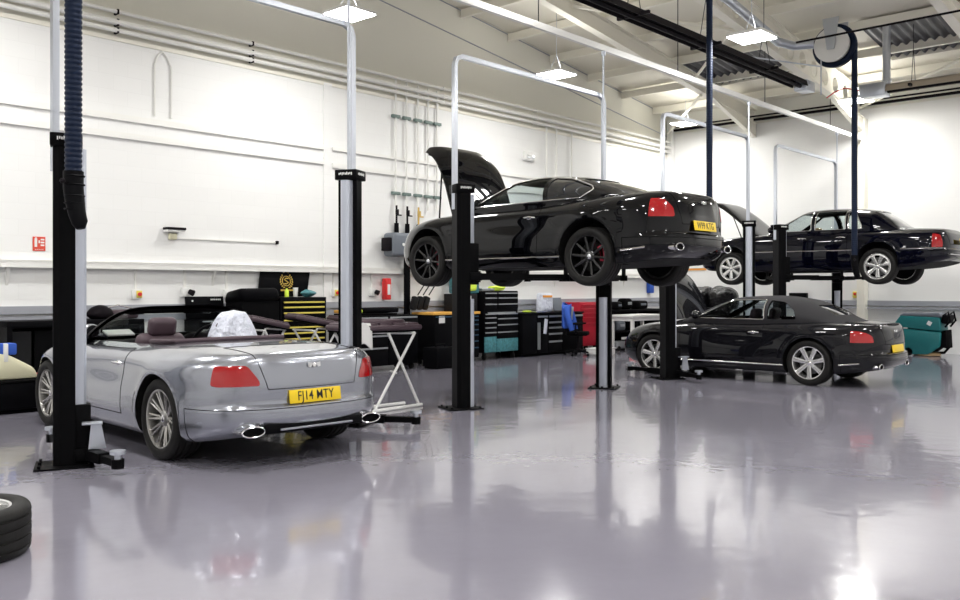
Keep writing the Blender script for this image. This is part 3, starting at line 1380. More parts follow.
# grand tourer body, shared by the two convertibles and the coupe
GT = dict(
    y0=-2.45, y1=2.36, W=.955, Lr=.78, Lf=1.05, mr=2.9, mf=2.4, R=.355, RA=.395, flare=.012,
    wheels=(-1.373, 1.373), track=.80, tw=.27,
    zc=[(-2.45, .925), (-2.38, .962), (-2.2, .975), (-1.9, .99), (-1.3, 1.0), (-.3, 1.0), (.9, .985), (1.1, .965), (1.6, .925), (2.0, .87), (2.25, .80), (2.36, .73)],
    zs=[(-2.45, .925), (-2.0, .945), (-1.4, .96), (-.8, .95), (-.3, .93), (.6, .925), (1.1, .90), (1.5, .875), (2.0, .80), (2.36, .69)],
    zb=[(-2.45, .27), (-1.9, .21), (-1.0, .18), (1.0, .18), (1.9, .20), (2.36, .25)],
    k=[(0, .91), (.07, .965), (.25, .995), (.45, 1.005), (.62, .995), (.78, .975), (.88, .95), (.95, .905), (1, .84)],
    plan=[(-2.5, .96), (-1.6, .985), (-1.2, 1.0), (-.4, .985), (.4, .98), (1.3, .985), (1.7, .97), (2.4, .93)],
    haunch=[(-1.45, .55, .82, .16, .048), (-.25, .6, .72, .14, -.022), (1.4, .4, .85, .12, .02), (-.1, .9, .28, .10, .012)],
    er=[(0, .16), (.10, .04), (.22, .0), (.36, .004), (.41, .05), (.60, .045), (.8, .06), (.93, .075), (1, .10)],
    ef=[(0, .12), (.15, .03), (.4, .0), (.7, .05), (1, .2)],
    crown=4.5, belt=.985,
    topz=lambda y: .62 if y > 1.0 else .80,
    door=dict(ys=(-.62, .86), z=.34, top=.9, hz=.80),
    bonnet=(1.06, 2.16, .66), cabin=(-1.12, .78, .64),
    lid=dict(y=-1.80, z=.66, x=.44, z0=.66, slope=.30), bump_z=.50, bump_y=-1.86,
    mirror=(.66, 1.03), plate=(-2.415, .585, math.radians(-8)),
    exhaust=dict(x=.60, y=-2.41, z=.325, a=.105, b=.042),
    interior='leather', seats=[(-.37, -.10, .52), (.37, -.10, .52), (-.33, -.92, .42), (.33, -.92, .42)],
    rails=[([(-.98, .30), (.98, .30)], .012, 'trim_chrome')],
    lamps=[('tail_light', [(.45, .695), (.455, .74), (.525, .865), (.70, .86), (.735, .80), (.715, .69)], -2.6, (.25, 1.0), .47, 'lamp_red')],
)
GH = dict(y0=-2.02, y1=1.12, wrapf=.20, wrapr=.22, p=2.7, q=1.9,
          z=[(-2.02, .965), (-1.7, 1.10), (-1.3, 1.245), (-.8, 1.36), (-.3, 1.405), (.1, 1.375), (.4, 1.27), (.75, 1.11), (1.12, .955)],
          w=[(-2.02, .62), (-1.5, .74), (-.8, .80), (.4, .80), (1.12, .72)])


def variant(base, **kw):
    d = dict(base)
    d.update(kw)
    return d


WS = [(-.64, 1.02), (.64, 1.02), (.46, 1.33), (-.46, 1.33)]
# silver convertible, hood down
root = thing('convertible_car', 'silver convertible car with its hood down between the left pair of lift columns', 'car', (1.60, .95, 0), math.radians(-3))
SIL = variant(GT, paint='paint_silver', rim='twin', roof='leather_dark', roof_name='windscreen_frame', R=.36, RA=.40,
              plate_text='FJ14 MTY', handle='chrome',
              cabin=(-.98, .80, .66),
              seats=[(-.37, -.08, .56), (.37, -.08, .50)],
              rails=[],
              gh=variant(GH, p=4.2, q=2.8, w=[(-2.02, .62), (-1.5, .74), (-.8, .80), (.4, .82), (1.12, .76)], z=[(-2.02, .965), (-1.2, 1.22), (-.3, 1.33), (.1, 1.325), (.4, 1.24), (.75, 1.10), (1.12, .955)],
                         keep=[((0, .06, 1.3), (0, 1, .12)), ((0, .12, 1.24), (0, .50, .86))],
                         windows=[('windscreen', [(-.72, 1.0), (.72, 1.0), (.60, 1.245), (-.60, 1.245)], 'front', (.1, 1.6), 'glass', None)]))
build_car(SIL, root)
# rear diffuser slot and bright bar between the exhausts, folded hood cover line, emblem
w = MB()
w.box((0, -2.44, .325), (.74, .03, .022), bevel=.008)
w.build('bumper_blade', 'paint_silver', root)
w = MB()
w.box((0, -2.405, .335), (1.0, .05, .085), bevel=.02)
w.build('diffuser', 'black_plastic', root)


w = MB()
w.tube([(-.65, -.62, 1.0), (-.645, -.85, 1.005), (-.58, -.97, 1.01), (-.3, -1.0, 1.015), (0, -1.0, 1.018), (.3, -1.0, 1.015), (.58, -.97, 1.01), (.645, -.85, 1.005), (.65, -.62, 1.0)], .022, 10)
w.build('hood_cover_edge', 'leather', root)


def winged_badge(par, y, z, tilt=0, s=1.0):
    w = MB()
    for sx in (-1, 1):
        for k in range(4):
            w.box((sx * (.036 + .004 * k), 0, .014 - .009 * k), (.055 - .008 * k, .006, .006), rot=Matrix.Rotation(-sx * .18, 3, 'Y'))
    w.box((0, 0, -.002), (.030, .008, .04), bevel=.003)
    o = w.build('emblem', 'chrome', par)
    o.location = (0, y, z)
    o.rotation_euler = (tilt, 0, 0)
    o.scale = (s, s, s)
    return o


winged_badge(root, -2.395, .845, math.radians(-8))

# ---------------------------------------------------------------- raised black coupe
CHW = dict(side=1)
SIDE_F = [(.66, 1.01), (.60, 1.03), (.04, 1.325), (-.20, 1.352), (-.50, 1.345), (-.60, 1.01)]
SIDE_Q = [(-.66, 1.01), (-.56, 1.338), (-.85, 1.295), (-1.20, 1.175), (-1.25, 1.12), (-1.14, 1.035)]
SIDE_ALL = [(.69, 1.0), (.62, 1.04), (.04, 1.335), (-.20, 1.362), (-.52, 1.355), (-.85, 1.31), (-1.22, 1.18), (-1.28, 1.12), (-1.16, 1.02)]
root = thing('coupe_car', 'black coupe car raised on a lift with its bonnet open', 'car', (6.37, -.13, 1.595))
COUPE = variant(GT, paint='paint_black', rim='ten', roof='paint_black', roof_name='roof', droop=.06,
                rails=[([(-.98, .30), (.98, .30)], .012, 'trim_chrome'), ([(-2.12, .385), (-1.84, .355)], .012, 'trim_chrome')],
                zc=[(-2.45, 1.0), (-2.38, 1.045), (-2.2, 1.065), (-1.9, 1.065), (-1.3, 1.02), (-.3, 1.0), (.9, .985), (1.1, .965), (1.6, .925), (2.0, .87), (2.25, .80), (2.36, .73)],
                zs=[(-2.45, .99), (-2.0, 1.0), (-1.4, .985), (-.8, .95), (-.3, .93), (.6, .925), (1.1, .90), (1.5, .875), (2.0, .80), (2.36, .69)],
                exhaust=dict(x=.58, y=-2.42, z=.39, a=.085, b=.04),
                plate_text='W99 KTG', bonnet_angle=math.radians(76), frame_mat='black_plastic',
                plate=(-2.425, .65, math.radians(-8)),
                gh=variant(GH, windows=[('side_window', SIDE_F, 'side', None, 'glass', None),
                                        ('quarter_window', SIDE_Q, 'side', None, 'glass_dark', None),
                                        ('window_trim', SIDE_ALL, 'side', None, None, 'trim_chrome'),
                                        ('windscreen', WS, 'front', (.1, 1.6), 'glass', None),
                                        ('rear_window', [(-.52, 1.04), (.52, 1.04), (.42, 1.30), (-.42, 1.30)], 'rear', (-.95, -2.6), 'glass_dark', None)]),
                seats=[(-.37, -.10, .40), (.37, -.10, .40)],
                lamps=[('tail_light', [(.46, .74), (.46, .84), (.53, .95), (.78, .95), (.79, .87), (.70, .735)], -2.6, (.40, 1.0), .45, 'lamp_red')])
build_car(COUPE, root)
winged_badge(root, -2.405, .93, math.radians(-8))

# ---------------------------------------------------------------- dark convertible, soft top up
root = thing('convertible_car', 'dark grey convertible car with its soft top up and bonnet open', 'car', (11.27, -.81, 0))
CONV = variant(GT, rails=[([(-.98, .30), (.98, .30)], .012, 'trim_chrome'), ([(-2.12, .375), (-1.84, .345)], .012, 'trim_chrome')], paint='paint_charcoal', rim='seven', roof='soft_top', roof_name='soft_top',
               bonnet_angle=math.radians(70), frame_mat='black_plastic', exhaust=dict(x=.60, y=-2.36, z=.325, a=.085, b=.04),
               plate=(-2.41, .585, math.radians(-8)),
               gh=variant(GH, wrapr=.30, p=2.8, q=2.2,
                          z=[(-2.02, .965), (-1.80, 1.03), (-1.45, 1.20), (-1.05, 1.335), (-.5, 1.39), (.05, 1.365), (.4, 1.26), (.75, 1.11), (1.12, .955)],
                          windows=[('side_window', [(.66, 1.01), (.60, 1.03), (.06, 1.31), (-.55, 1.325), (-.60, 1.01)], 'side', None, 'glass', 'trim_chrome'),
                                   ('quarter_window', [(-.65, 1.01), (-.62, 1.32), (-.86, 1.29), (-1.06, 1.16), (-1.12, 1.02)], 'side', None, 'glass', None),
                                   ('windscreen', WS, 'front', (.1, 1.6), 'glass', None),
                                   ('rear_window', [(-.40, 1.09), (.40, 1.09), (.34, 1.24), (-.34, 1.24)], 'rear', (-1.1, -2.6), 'glass_dark', None)]),
               lamps=[('tail_light', [(.56, .69), (.56, .79), (.63, .875), (.98, .875), (.99, .80), (.86, .69)], -2.6, (.40, 1.0), .60, 'lamp_red')])
build_car(CONV, root)
winged_badge(root, -2.385, .85, math.radians(-8))

# ---------------------------------------------------------------- raised dark blue saloon
root = thing('saloon_car', 'very dark blue saloon car raised high on the furthest lift', 'car', (15.95, -.11, 1.68))
SAL = dict(
    y0=-2.86, y1=2.46, W=.965, Lr=.62, Lf=.62, mr=3.2, mf=3.2, R=.36, RA=.40, flare=.008,
    wheels=(-1.558, 1.558), track=.81, tw=.25,
    zc=[(-2.86, .93), (-2.78, .985), (-2.5, 1.01), (-1.9, 1.03), (-.5, 1.02), (.7, 1.02), (1.0, 1.01), (1.6, .985), (2.2, .93), (2.40, .88), (2.46, .80)],
    zs=[(-2.86, .90), (-2.0, .94), (-1.0, .965), (.6, .965), (1.5, .935), (2.46, .82)],
    zb=[(-2.86, .36), (-2.0, .24), (-1.0, .20), (1.0, .20), (2.0, .22), (2.46, .28)],
    k=[(0, .93), (.07, .975), (.25, 1.0), (.45, 1.005), (.62, .998), (.78, .985), (.88, .965), (.95, .925), (1, .86)],
    plan=[(-2.9, .955), (-1.8, .985), (-.8, 1.0), (.6, .995), (1.6, .975), (2.5, .93)],
    haunch=[(-1.5, .7, .82, .14, .012)],
    er=[(0, .14), (.10, .03), (.22, .0), (.38, .0), (.43, .04), (.60, .035), (.8, .05), (.93, .07), (1, .11)],
    ef=[(0, .10), (.15, .0), (.35, .0), (.42, .05), (.9, .06), (1, .10)],
    crown=5.0, belt=1.0,
    topz=lambda y: .62 if y > 1.0 else .85,
    door=dict(ys=(-.98, -.18, .98), z=.36, top=.9, hz=.86, hy=.14),
    bonnet=(1.06, 2.36, .66), cabin=(-1.30, .76, .66),
    lid=dict(y=-2.0, z=.68, x=.56, z0=.68, slope=.35), bump_z=.55, bump_y=-2.2,
    mirror=(.64, 1.05), plate=(-2.885, .74, math.radians(-6)), mirror_mat='paint_navy',
    interior='leather_tan', seats=[(-.36, -.02, .46), (.36, -.02, .46), (-.36, -.95, .44), (.36, -.95, .44)],
    rails=[([(-1.10, .60), (1.10, .61)], .011, 'trim_chrome'), ([(-2.70, .60), (-2.0, .60)], .011, 'trim_chrome')],
    lamps=[('tail_light', [(.70, .62), (.70, .86), (.76, .90), (.92, .90), (1.02, .86), (1.02, .66), (.95, .62)], -2.95, (.25, 1.0), .40, 'lamp_red')],
    paint='paint_navy', rim='classic', roof='paint_navy', roof_name='roof', droop=.09, frame_mat='paint_navy',
    bonnet_angle=math.radians(44),
    gh=dict(y0=-2.10, y1=1.05, wrapf=.18, wrapr=.14, p=3.0, q=2.3, sink=.03,
            z=[(-2.10, .99), (-1.95, 1.06), (-1.62, 1.30), (-1.38, 1.44), (-.9, 1.50), (-.4, 1.515), (.0, 1.49), (.3, 1.37), (.62, 1.20), (1.05, .985)],
            w=[(-2.10, .68), (-1.4, .76), (-.6, .80), (.4, .80), (1.05, .72)],
            rnd=.03,
            windows=[('front_window', [(.66, 1.035), (.60, 1.06), (.08, 1.40), (-.17, 1.425), (-.19, 1.035)], 'side', None, 'glass', 'trim_chrome'),
                     ('rear_door_window', [(-.27, 1.035), (-.26, 1.43), (-.86, 1.425), (-.90, 1.035)], 'side', None, 'glass', 'trim_chrome'),
                     ('quarter_window', [(-.95, 1.035), (-.92, 1.42), (-1.06, 1.37), (-1.20, 1.12), (-1.21, 1.035)], 'side', None, 'glass', 'trim_chrome'),
                     ('windscreen', [(-.62, 1.06), (.62, 1.06), (.50, 1.42), (-.50, 1.42)], 'front', (.1, 1.6), 'glass', None),
                     ('rear_window', [(-.56, 1.08), (.56, 1.08), (.46, 1.40), (-.46, 1.40)], 'rear', (-1.2, -2.8), 'glass_dark', None)]))
build_car(SAL, root)
w = MB()
w.span((-.9, -2.88, .47), (.9, -2.84, .485))
w.build('bumper_trim', 'trim_chrome', root)

# ---------------------------------------------------------------- two post lifts
TH = math.radians(24)


def lift(label, xn, xf, arm_z, arms):
    """arms: for each column a list of (dx, dy) arm ends in world axes relative to the column"""
    root = thing('car_lift', label, 'car lift', ((xn + xf) / 2, 0, 0), 0, 'two column car lifts')
    cx = (xn + xf) / 2
    for s, x in ((-1, xn - cx), (1, xf - cx)):
        # local frame: inner face normal n points towards the car and the camera side
        rot = Matrix.Rotation((TH if s < 0 else -TH) * -1, 4, 'Z')
        # local: column inner face towards +x for the near column, -x for the far one
        M = Matrix.Translation((x, 0, 0)) @ rot @ Matrix.Diagonal((-s, 1, 1, 1))

        def L(w):
            w.xf(M)
            if s > 0:
                bmesh.ops.reverse_faces(w.bm, faces=w.bm.faces)
            return w
        a, b = .112, .085          # half width across, half depth
        w = MB()
        # C section: back and two flanges with folded lips
        sec = [(-b, -a + .035), (-b + .045, -a), (b, -a), (b, -a + .055), (b - .02, -a + .055), (b - .02, a - .055), (b, a - .055), (b, a), (-b + .045, a), (-b, a - .035)]
        w.prism([(p[0], p[1], .015) for p in sec], (0, 0, 2.70))
        w.xf(M)
        col = w.build('column', 'lift_black', root, sharp=20)
        w = MB()
        w.box((-b - .001, 0, 1.36), (.006, .16, 2.66))  # lighter grey stands in for light falling on the column's outer side
        w.xf(M)
        w.build('lit_back_strip', 'lift_grey', col)
        w = MB()
        sec = [(b - .02, -.068), (b + .065, -.050), (b + .085, -.025), (b + .085, .025), (b + .065, .050), (b - .02, .068)]
        z0 = arm_z + .42 if arm_z < 1 else arm_z + .35
        w.prism([(p[0], p[1], z0) for p in sec], (0, 0, 2.69 - z0))
        if arm_z > 1:
            w.prism([(p[0], p[1], .02) for p in sec], (0, 0, arm_z - .30))
        w.xf(M)
        w.build('screw_cover', 'lift_cover', col)
        w = MB()
        w.box((.015, 0, 2.755), (.25, .26, .11), bevel=.008)
        w.xf(M)
        cap = w.build('column_cap', 'lift_black', col)
        w = MB()
        random.seed(3)
        for k in range(9):          # small worn white lettering on the cap
            w.box((.1415, -.075 + k * .0185, 2.762 + .004 * (k % 2)), (.002, .011, .022 + .008 * (k % 3 == 0)))
            w.box((-.05 + k * .0165, -.1315, 2.762 + .004 * (k % 2)), (.010, .002, .022 + .008 * (k % 3 == 0)))
        w.xf(M)
        w.build('cap_lettering', 'white_plastic', cap)
        w = MB()
        w.box((.0, 0, .008), (.46, .42, .016), bevel=.003)
        for px in (-.19, .19):
            for py in (-.17, 0, .17):
                w.cyl((px, py, .014), (px, py, .04), .015, seg=6)
        w.xf(M)
        w.build('base_plate', 'lift_black', col)
        # carriage
        w = MB()
        w.box((b + .055, 0, arm_z + .16), (.13, .20, .52), bevel=.008)
        w.box((b + .07, 0, arm_z + .0), (.16, .26, .10), bevel=.01)
        for zz in (.10, .26):
            w.cyl((b + .12, -.05, arm_z + zz), (b + .128, -.05, arm_z + zz), .012, seg=8)
        w.xf(M)
        car_ = w.build('carriage', 'lift_black', root)
        if arm_z < 1:
            w = MB()
            w.prism([(b + .10, -.16, arm_z + .05), (b + .24, -.16, arm_z + .05), (b + .20, -.16, arm_z + .26), (b + .12, -.16, arm_z + .26)], (0, .02, 0))
            w.box((b + .13, -.16, arm_z + .27), (.16, .09, .02), bevel=.004)
            w.xf(M)
            w.build('foot_guard', 'galv', car_)
        # arms
        for (dx, dy) in arms[0 if s < 0 else 1]:
            p0 = M @ Vector((b + .10, .06 if dy > 0 else -.06, arm_z))
            p1 = Vector((x + dx, dy, arm_z))
            d = (p1 - p0)
            pm = p0 + d * .55
            w = MB()
            w.tube([p0, pm], 1, sq=(.10, .085))
            w.tube([pm - d * .06, p1], 1, sq=(.07, .06))
            w.cyl(p0 - Vector((0, 0, .07)), p0 + Vector((0, 0, .07)), .055, seg=20)
            w.cyl(p1 - Vector((0, 0, .045)), p1 + Vector((0, 0, .03)), .05, seg=18)
            arm = w.build('lift_arm', 'lift_black', root)
            w = MB()
            top = .07 if arm_z < 1 else .12
            w.cyl(p1 + Vector((0, 0, .03)), p1 + Vector((0, 0, top)), .028, seg=14)
            w.cyl(p1 + Vector((0, 0, top)), p1 + Vector((0, 0, top + .03)), .062, seg=20)
            w.build('lift_pad', 'rubber' if arm_z > 1 else 'galv', arm)
    # cable bridge above the columns
    w = MB()
    xa, xb = xn - cx - .06, xf - cx + .06
    zt = 4.44
    w.tube([(xa, .05, 2.5), (xa, .05, zt - .12), (xa + .03, .05, zt - .04), (xa + .12, .05, zt), (xb - .12, .05, zt), (xb - .03, .05, zt - .04), (xb, .05, zt - .12), (xb, .05, 2.6)], 1, sq=(.055, .055))
    w.build('cable_bridge', 'galv', root)
    # supply conduit from the busbar
    w = MB()
    w.tube([(xf - cx - .05, -.02, 2.80), (xf - cx - .05, -.02, 5.09)], .016, 8)
    w.cyl((xf - cx - .05, -.02, 5.03), (xf - cx - .05, -.02, 5.095), .035, seg=12)
    w.build('supply_conduit', 'galv', root)
    return root


lift('black two-column car lift with silver covers around the silver convertible', -0.05, 3.07, .10,
     [[(.12, -.72), (.28, .95)], [(.25, -.78), (-.28, .95)]])
lift('black two-column car lift holding the raised black coupe', 4.84, 8.0, 1.655,
     [[(.92, -.95), (.92, .75)], [(-.92, -.95), (-.92, .75)]])
lift('black two-column car lift around the dark convertible on the floor', 9.85, 12.9, .10,
     [[(-.25, -.72), (.35, .95)], [(.3, -.75), (-.3, .95)]])
lift('black two-column car lift holding the raised dark blue saloon', 14.26, 17.4, 1.74,
     [[(1.0, -.90), (1.0, .70)], [(-.85, -.90), (-.85, .70)]])

# ---------------------------------------------------------------- overhead services
w = MB()
w.tube([(-3, 0, 5.15), (19.1, 0, 5.15)], 1, sq=(.06, .09))
bus = w.build('busbar', 'white_steel')
tag(bus, 'long pale overhead busbar rail running above the lift columns', 'rail')
w = MB()
for x in (2.2, 6.4, 10.2, 13.6, 17.0):
    w.tube([(x, 0, 5.19), (x, 0, roof_z(x) - .9)], .008, 6)
w.build('hanger_rod', 'dark_steel', bus)


def heater(label, p0, p1, hang):
    root = thing('radiant_heater', label, 'heater', p0)
    P0, P1 = Vector((0, 0, 0)), Vector(p1) - Vector(p0)
    d = P1.normalized()
    n = Vector((-d.y, d.x, 0))
    w = MB()
    w.tube([P0 - Vector((0, 0, .04)), P1 - Vector((0, 0, .04))], .04, 10)
    w.build('burner_tube', 'dark_steel', root)
    w = MB()
    sec = [(-.16, -.06), (-.13, .05), (-.07, .09), (.07, .09), (.13, .05), (.16, -.06), (.15, -.06), (.12, .04), (.065, .08), (-.065, .08), (-.12, .04), (-.15, -.06)]
    w.prism([P0 + n * a + Vector((0, 0, b)) for a, b in sec], P1 - P0)
    w.build('reflector', 'heater_reflector' if 'right' in label else 'dark_steel', root)
    L = P1.length
    for k in range(hang):
        w = MB()
        q = P0 + d * (L * (k + .25) / hang)
        rz = roof_z(p0[0] + q.x) - p0[2] - .2
        for s in (-1, 1):
            w.tube([q + n * s * .12 + Vector((0, 0, .06)), q + Vector((0, 0, min(.75, rz)))], .006, 5)
        w.tube([q + Vector((0, 0, min(.75, rz))), q + Vector((0, 0, rz))], .006, 5)
        w.box(q + Vector((0, 0, -.02)), (.05 + abs(n.x) * .5, .05 + abs(n.y) * .5, .05))
        w.build('hanger', 'dark_steel', root)
    return root


h1 = heater('long dark radiant heater tube running overhead above the lift row', (3.0, -.55, 5.55), (14.0, -.55, 5.55), 5)
w = MB()
w.box((11.2, 0, -.02), (.42, .26, .2), bevel=.01)
w.box((11.2, -.135, .03), (.2, .02, .06))
w.build('burner_box', 'galv', h1)
h2 = heater('long radiant heater with pale reflector along the right side ceiling', (15.4, -1.75, 5.5), (15.4, -9.5, 5.5), 4)
w = MB()
w.box((0, .25, .0), (.34, .5, .26), bevel=.01)
w.build('burner_box', 'galv', h2)
w = MB()
w.tube([(0, .02, .1), (0, .02, 1.40)], .075, 18)
w.lathe([(.08, .14), (.095, .15), (.095, .19), (.08, .2)], c=(0, .02, 0), seg=18)
w.build('flue_pipe', 'galv', h2)
w = MB()
w.tube([(0, .48, .02), (0, .62, .08), (0, .85, .15), (0, 1.05, .10), (0, 1.22, .0)], .012, 8)
tag(w.build('gas_hose', 'red_bright', None, (15.4, -1.75, 5.5)), 'short red flexible hose looping under the roof beside the blue hose', 'hose')


# blue corrugated exhaust hoses, each with its drum above
def exhaust_hose(label, x, y, zn, r, reel, zr=6.3, group='blue exhaust extraction hoses'):
    root = thing('exhaust_hose', label, 'hose', (x, y, zn), 0, group)
    zt = zr - zn
    prof = []
    z = .34
    pitch = .042
    while z < zt:
        prof += [(r * .90, z), (r, z + pitch * .3), (r, z + pitch * .6), (r * .90, z + pitch * .9)]
        z += pitch
    w = MB()
    w.lathe([(.0, .34)] + prof + [(0, z)], seg=24)
    w.build('corrugated_hose', 'hose_blue', root, sharp=60)
    w = MB()
    # rubber nozzle: cuff, then a slanted flattened funnel
    pts = [(0, 0, .44), (0, 0, .30), (.005, -.01, .22), (.015, -.03, .10), (.03, -.05, .02), (.035, -.06, -.03)]
    w.tube(pts, [r * 1.16, r * 1.16, r * 1.12, r * 1.0, r * .92, r * .5], 18)
    for z in (.40, .33, .24, .18, .13):
        w.lathe([(r * 1.1, z - .008), (r * 1.22, z), (r * 1.1, z + .008)], c=(.005, -.01, 0), seg=18, closed=True)
    w.build('nozzle', 'nozzle_rubber', root)
    w = MB()
    w.cyl((-.02, .0, .30), (-.10, -.04, .35), .010, seg=8)
    w.sphere((-.105, -.042, .352), .022)
    w.box((.045, -.06, .22), (.02, .01, .04))
    w.build('clamp_lever', 'dark_steel', root)
    if reel:
        R0 = .37
        c = Vector((0, R0 - .0, zt))
        w = MB()
        n = 3
        for q in range(2):
            ring = [c + Vector(((q - .5) * r * 2.1, -(R0 - q * .02) * math.cos(a), (R0 - q * .02) * math.sin(a))) for a in [2 * PI * k / 40 for k in range(40)]]
            w.tube(ring, r, 12, closed=True)
        w.build('hose_winding', 'hose_blue', root)
        w = MB()
        for sx in (-1, 1):
            w.cyl(c + Vector((sx * .20, 0, 0)), c + Vector((sx * .215, 0, 0)), R0 * .93, seg=40)
        w.cyl(c - Vector((.2, 0, 0)), c + Vector((.2, 0, 0)), R0 * .6, seg=30)
        w.build('drum', 'white_steel', root)
        w = MB()
        top = roof_z(x) - zn - .2
        w.prism([c + Vector((-.24, -.16, top - c.z)), c + Vector((-.24, .16, top - c.z)), c + Vector((-.24, .07, -.1)), c + Vector((-.24, -.07, -.1))], (-.02, 0, 0))
        w.cyl(c + Vector((-.25, 0, 0)), c + Vector((.26, 0, 0)), .03)
        w.prism([c + Vector((.26, -.16, top - c.z)), c + Vector((.26, .16, top - c.z)), c + Vector((.26, .07, -.1)), c + Vector((.26, -.07, -.1))], (-.02, 0, 0))
        w.build('drum_bracket', 'galv', root)
    return root


exhaust_hose('thick blue corrugated exhaust hose with black nozzle, hanging by the nearest column', -.13, -.36, 2.02, .068, True)
exhaust_hose('blue exhaust hose hanging just behind the rear of the raised coupe', 9.8, -.80, 1.9, .052, True, 7.0)
exhaust_hose('blue exhaust hose hanging from its ceiling drum beside the raised saloon', 14.5, -1.42, 1.72, .058, True)
w = MB()
w.tube([(10.55, -.30, 6.70), (11.4, -.30, 6.66), (13.0, -.30, 6.42), (13.5, -.30, 6.33), (13.9, -.45, 6.3), (14.05, -.80, 6.3)], .085, 16)
for k in range(12):
    pass
tag(w.build('air_duct', 'galv'), 'round grey spiral air duct bending towards the hose drum', 'duct')
# pipe rail on the right side under the roof
w = MB()
w.tube([(13.2, -.8, 6.16), (13.2, -9.5, 6.20)], .02, 8)
tag(w.build('gas_pipe', 'dark_steel'), 'thin dark pipe running overhead past the hose drum', 'pipe')
w = MB()
w.tube([(11.6, -.2, 5.74), (13.9, -1.0, 5.80)], .014, 8)
w.tube([(13.9, -1.0, 5.92), (13.9, -1.0, 5.25)], .014, 8)
tag(w.build('conduit', 'galv'), 'thin pale conduit crossing below the hose drum', 'pipe')


# ---------------------------------------------------------------- things on the walls
def one(name, label, cat, m, fn, loc=(0, 0, 0), group=None, sharp=35):
    w = MB()
    fn(w)
    o = w.build(name, m, None, loc, sharp)
    return tag(o, label, cat, group)


for z, r, nm in ((5.38, .035, 'lowest'), (5.50, .045, 'middle'), (5.66, .03, 'topmost')):
    t = tag(MB().tube([(XB + .1, YL - .09, z), (XR - .1, YL - .09, z)], r, 10).build('service_pipe', 'white_steel'),
            '%s of the three white pipes running along the top of the long wall' % nm, 'pipe', 'pipes along the top of the long wall')
    for k, x in enumerate((2.95, 5.3, 9.9, 13.0)):
        MB().span((x - .015, YL - .12, z - r - .006), (x + .015, YL, z + r + .006)).build('pipe_bracket', 'dark_steel' if k in (0, 1) else 'white_steel', t)
ris = [(8.61, 'leftmost', 0), (8.90, 'second', 0), (9.21, 'middle', 0), (9.50, 'fourth', 0), (9.76, 'rightmost', 0), (13.43, 'left', 1), (13.82, 'middle', 1), (14.43, 'right', 1)]
for x, nm, g in ris:
    zb = 2.75 if g == 0 and x < 9.3 else (3.1 if g == 0 else 2.4)
    t = tag(MB().tube([(x, YL - .05, zb), (x, YL - .05, 5.64 - .04 * (x - 8.6))], .022, 8).build('drop_pipe', 'white_steel'),
            ('%s of the five white drop pipes on the long wall' if g == 0 else '%s of three white drop pipes further along the wall above the coupe') % nm, 'pipe', 'white drop pipes')
    if g == 0:
        for zz in (4.91, 3.39):
            MB().box((x, YL - .05, zz), (.20, .07, .06), bevel=.008).build('pipe_clip', 'green_clip', t)
    if x < 9.3 and g == 0:
        w = MB()
        w.cyl((x, YL - .07, 3.15), (x, YL - .07, 2.78), .02)
        w.box((x + .05, YL - .09, 2.96), (.13, .02, .025))
        w.box((x, YL - .09, 3.02), (.05, .05, .10))
        w.build('valve', 'brass' if x > 9.1 else 'dark_steel', t)
        w = MB()
        w.cyl((x, YL - .07, 2.80), (x, YL - .07, 2.58), .045, .05)
        w.build('oil_gun_holder', 'black_plastic', t)
one('vent_pipe', 'white inverted U shaped conduit below the pipes on the long wall', 'pipe', 'white_steel',
    lambda w: w.tube([(3.58, YL - .02, 4.2), (3.58, YL - .02, 5.0), (3.64, YL - .02, 5.16), (3.71, YL - .02, 5.22), (3.78, YL - .02, 5.16), (3.86, YL - .02, 5.0), (3.86, YL - .02, 4.2)], .016, 8))
t = thing('wall_lamp', 'small dark topped bracket lamp on the white wall with a cable run', 'lamp', (3.87, YL, 2.40))
MB().box((0, -.10, .05), (.32, .16, .04), bevel=.01).build('lamp_head', 'dark_steel', t)
MB().box((0, -.09, .015), (.30, .14, .03)).build('lamp_base', 'white_plastic', t)
MB().box((0, -.04, -.07), (.12, .07, .10), bevel=.01).build('junction_box', 'cream_plastic', t)
MB().box((1.0, -.012, -.09), (1.9, .024, .025)).build('cable_cover', 'white_steel', t)
MB().box((1.97, -.03, -.09), (.05, .05, .06), bevel=.01).build('cable_end', 'dark_steel', t)
# red fire point sign
t = thing('fire_sign', 'small red and white fire point sign on the wall left of the nearest column', 'sign', (1.85, YL, 2.14))
MB().box((0, -.006, 0), (.17, .012, .20)).build('sign_board', 'sign_red', t)
w = MB()
w.box((-.045, -.0135, .015), (.035, .003, .12))
w.box((-.045, -.0135, .08), (.02, .003, .02))
for zz in (.06, .02, -.02):
    w.box((.045, -.0135, zz), (.05, .003, .022))
w.box((0, -.0135, .03), (.018, .003, .04))
for k in range(5):
    w.box((-.05 + k * .025, -.0135, -.08), (.015, .003, .008))
w.build('sign_symbols', 'white_plastic', t)


def socket(x, z, label, kind):
    t = thing('isolator_switch' if kind == 'switch' else 'wall_socket', label, 'switch' if kind == 'switch' else 'socket', (x, YL, z))
    MB().box((0, -.035, 0), (.13, .07, .15), bevel=.01).build('casing', 'white_plastic', t)
    if kind == 'switch':
        MB().box((.03, -.075, 0), (.09, .012, .11), bevel=.004).build('switch_plate', 'yellow_strip', t)
        w = MB()
        w.cyl((.03, -.08, 0), (.03, -.11, 0), .03)
        w.build('rotary_knob', 'red_bright', t)
    else:
        MB().cyl((.05, -.07, .01), (.09, -.13, -.02), .04, .05).build('plug', 'dark_steel', t)
    MB().box((0, -.015, .24), (.03, .03, .36)).build('cable_riser', 'white_steel', t)


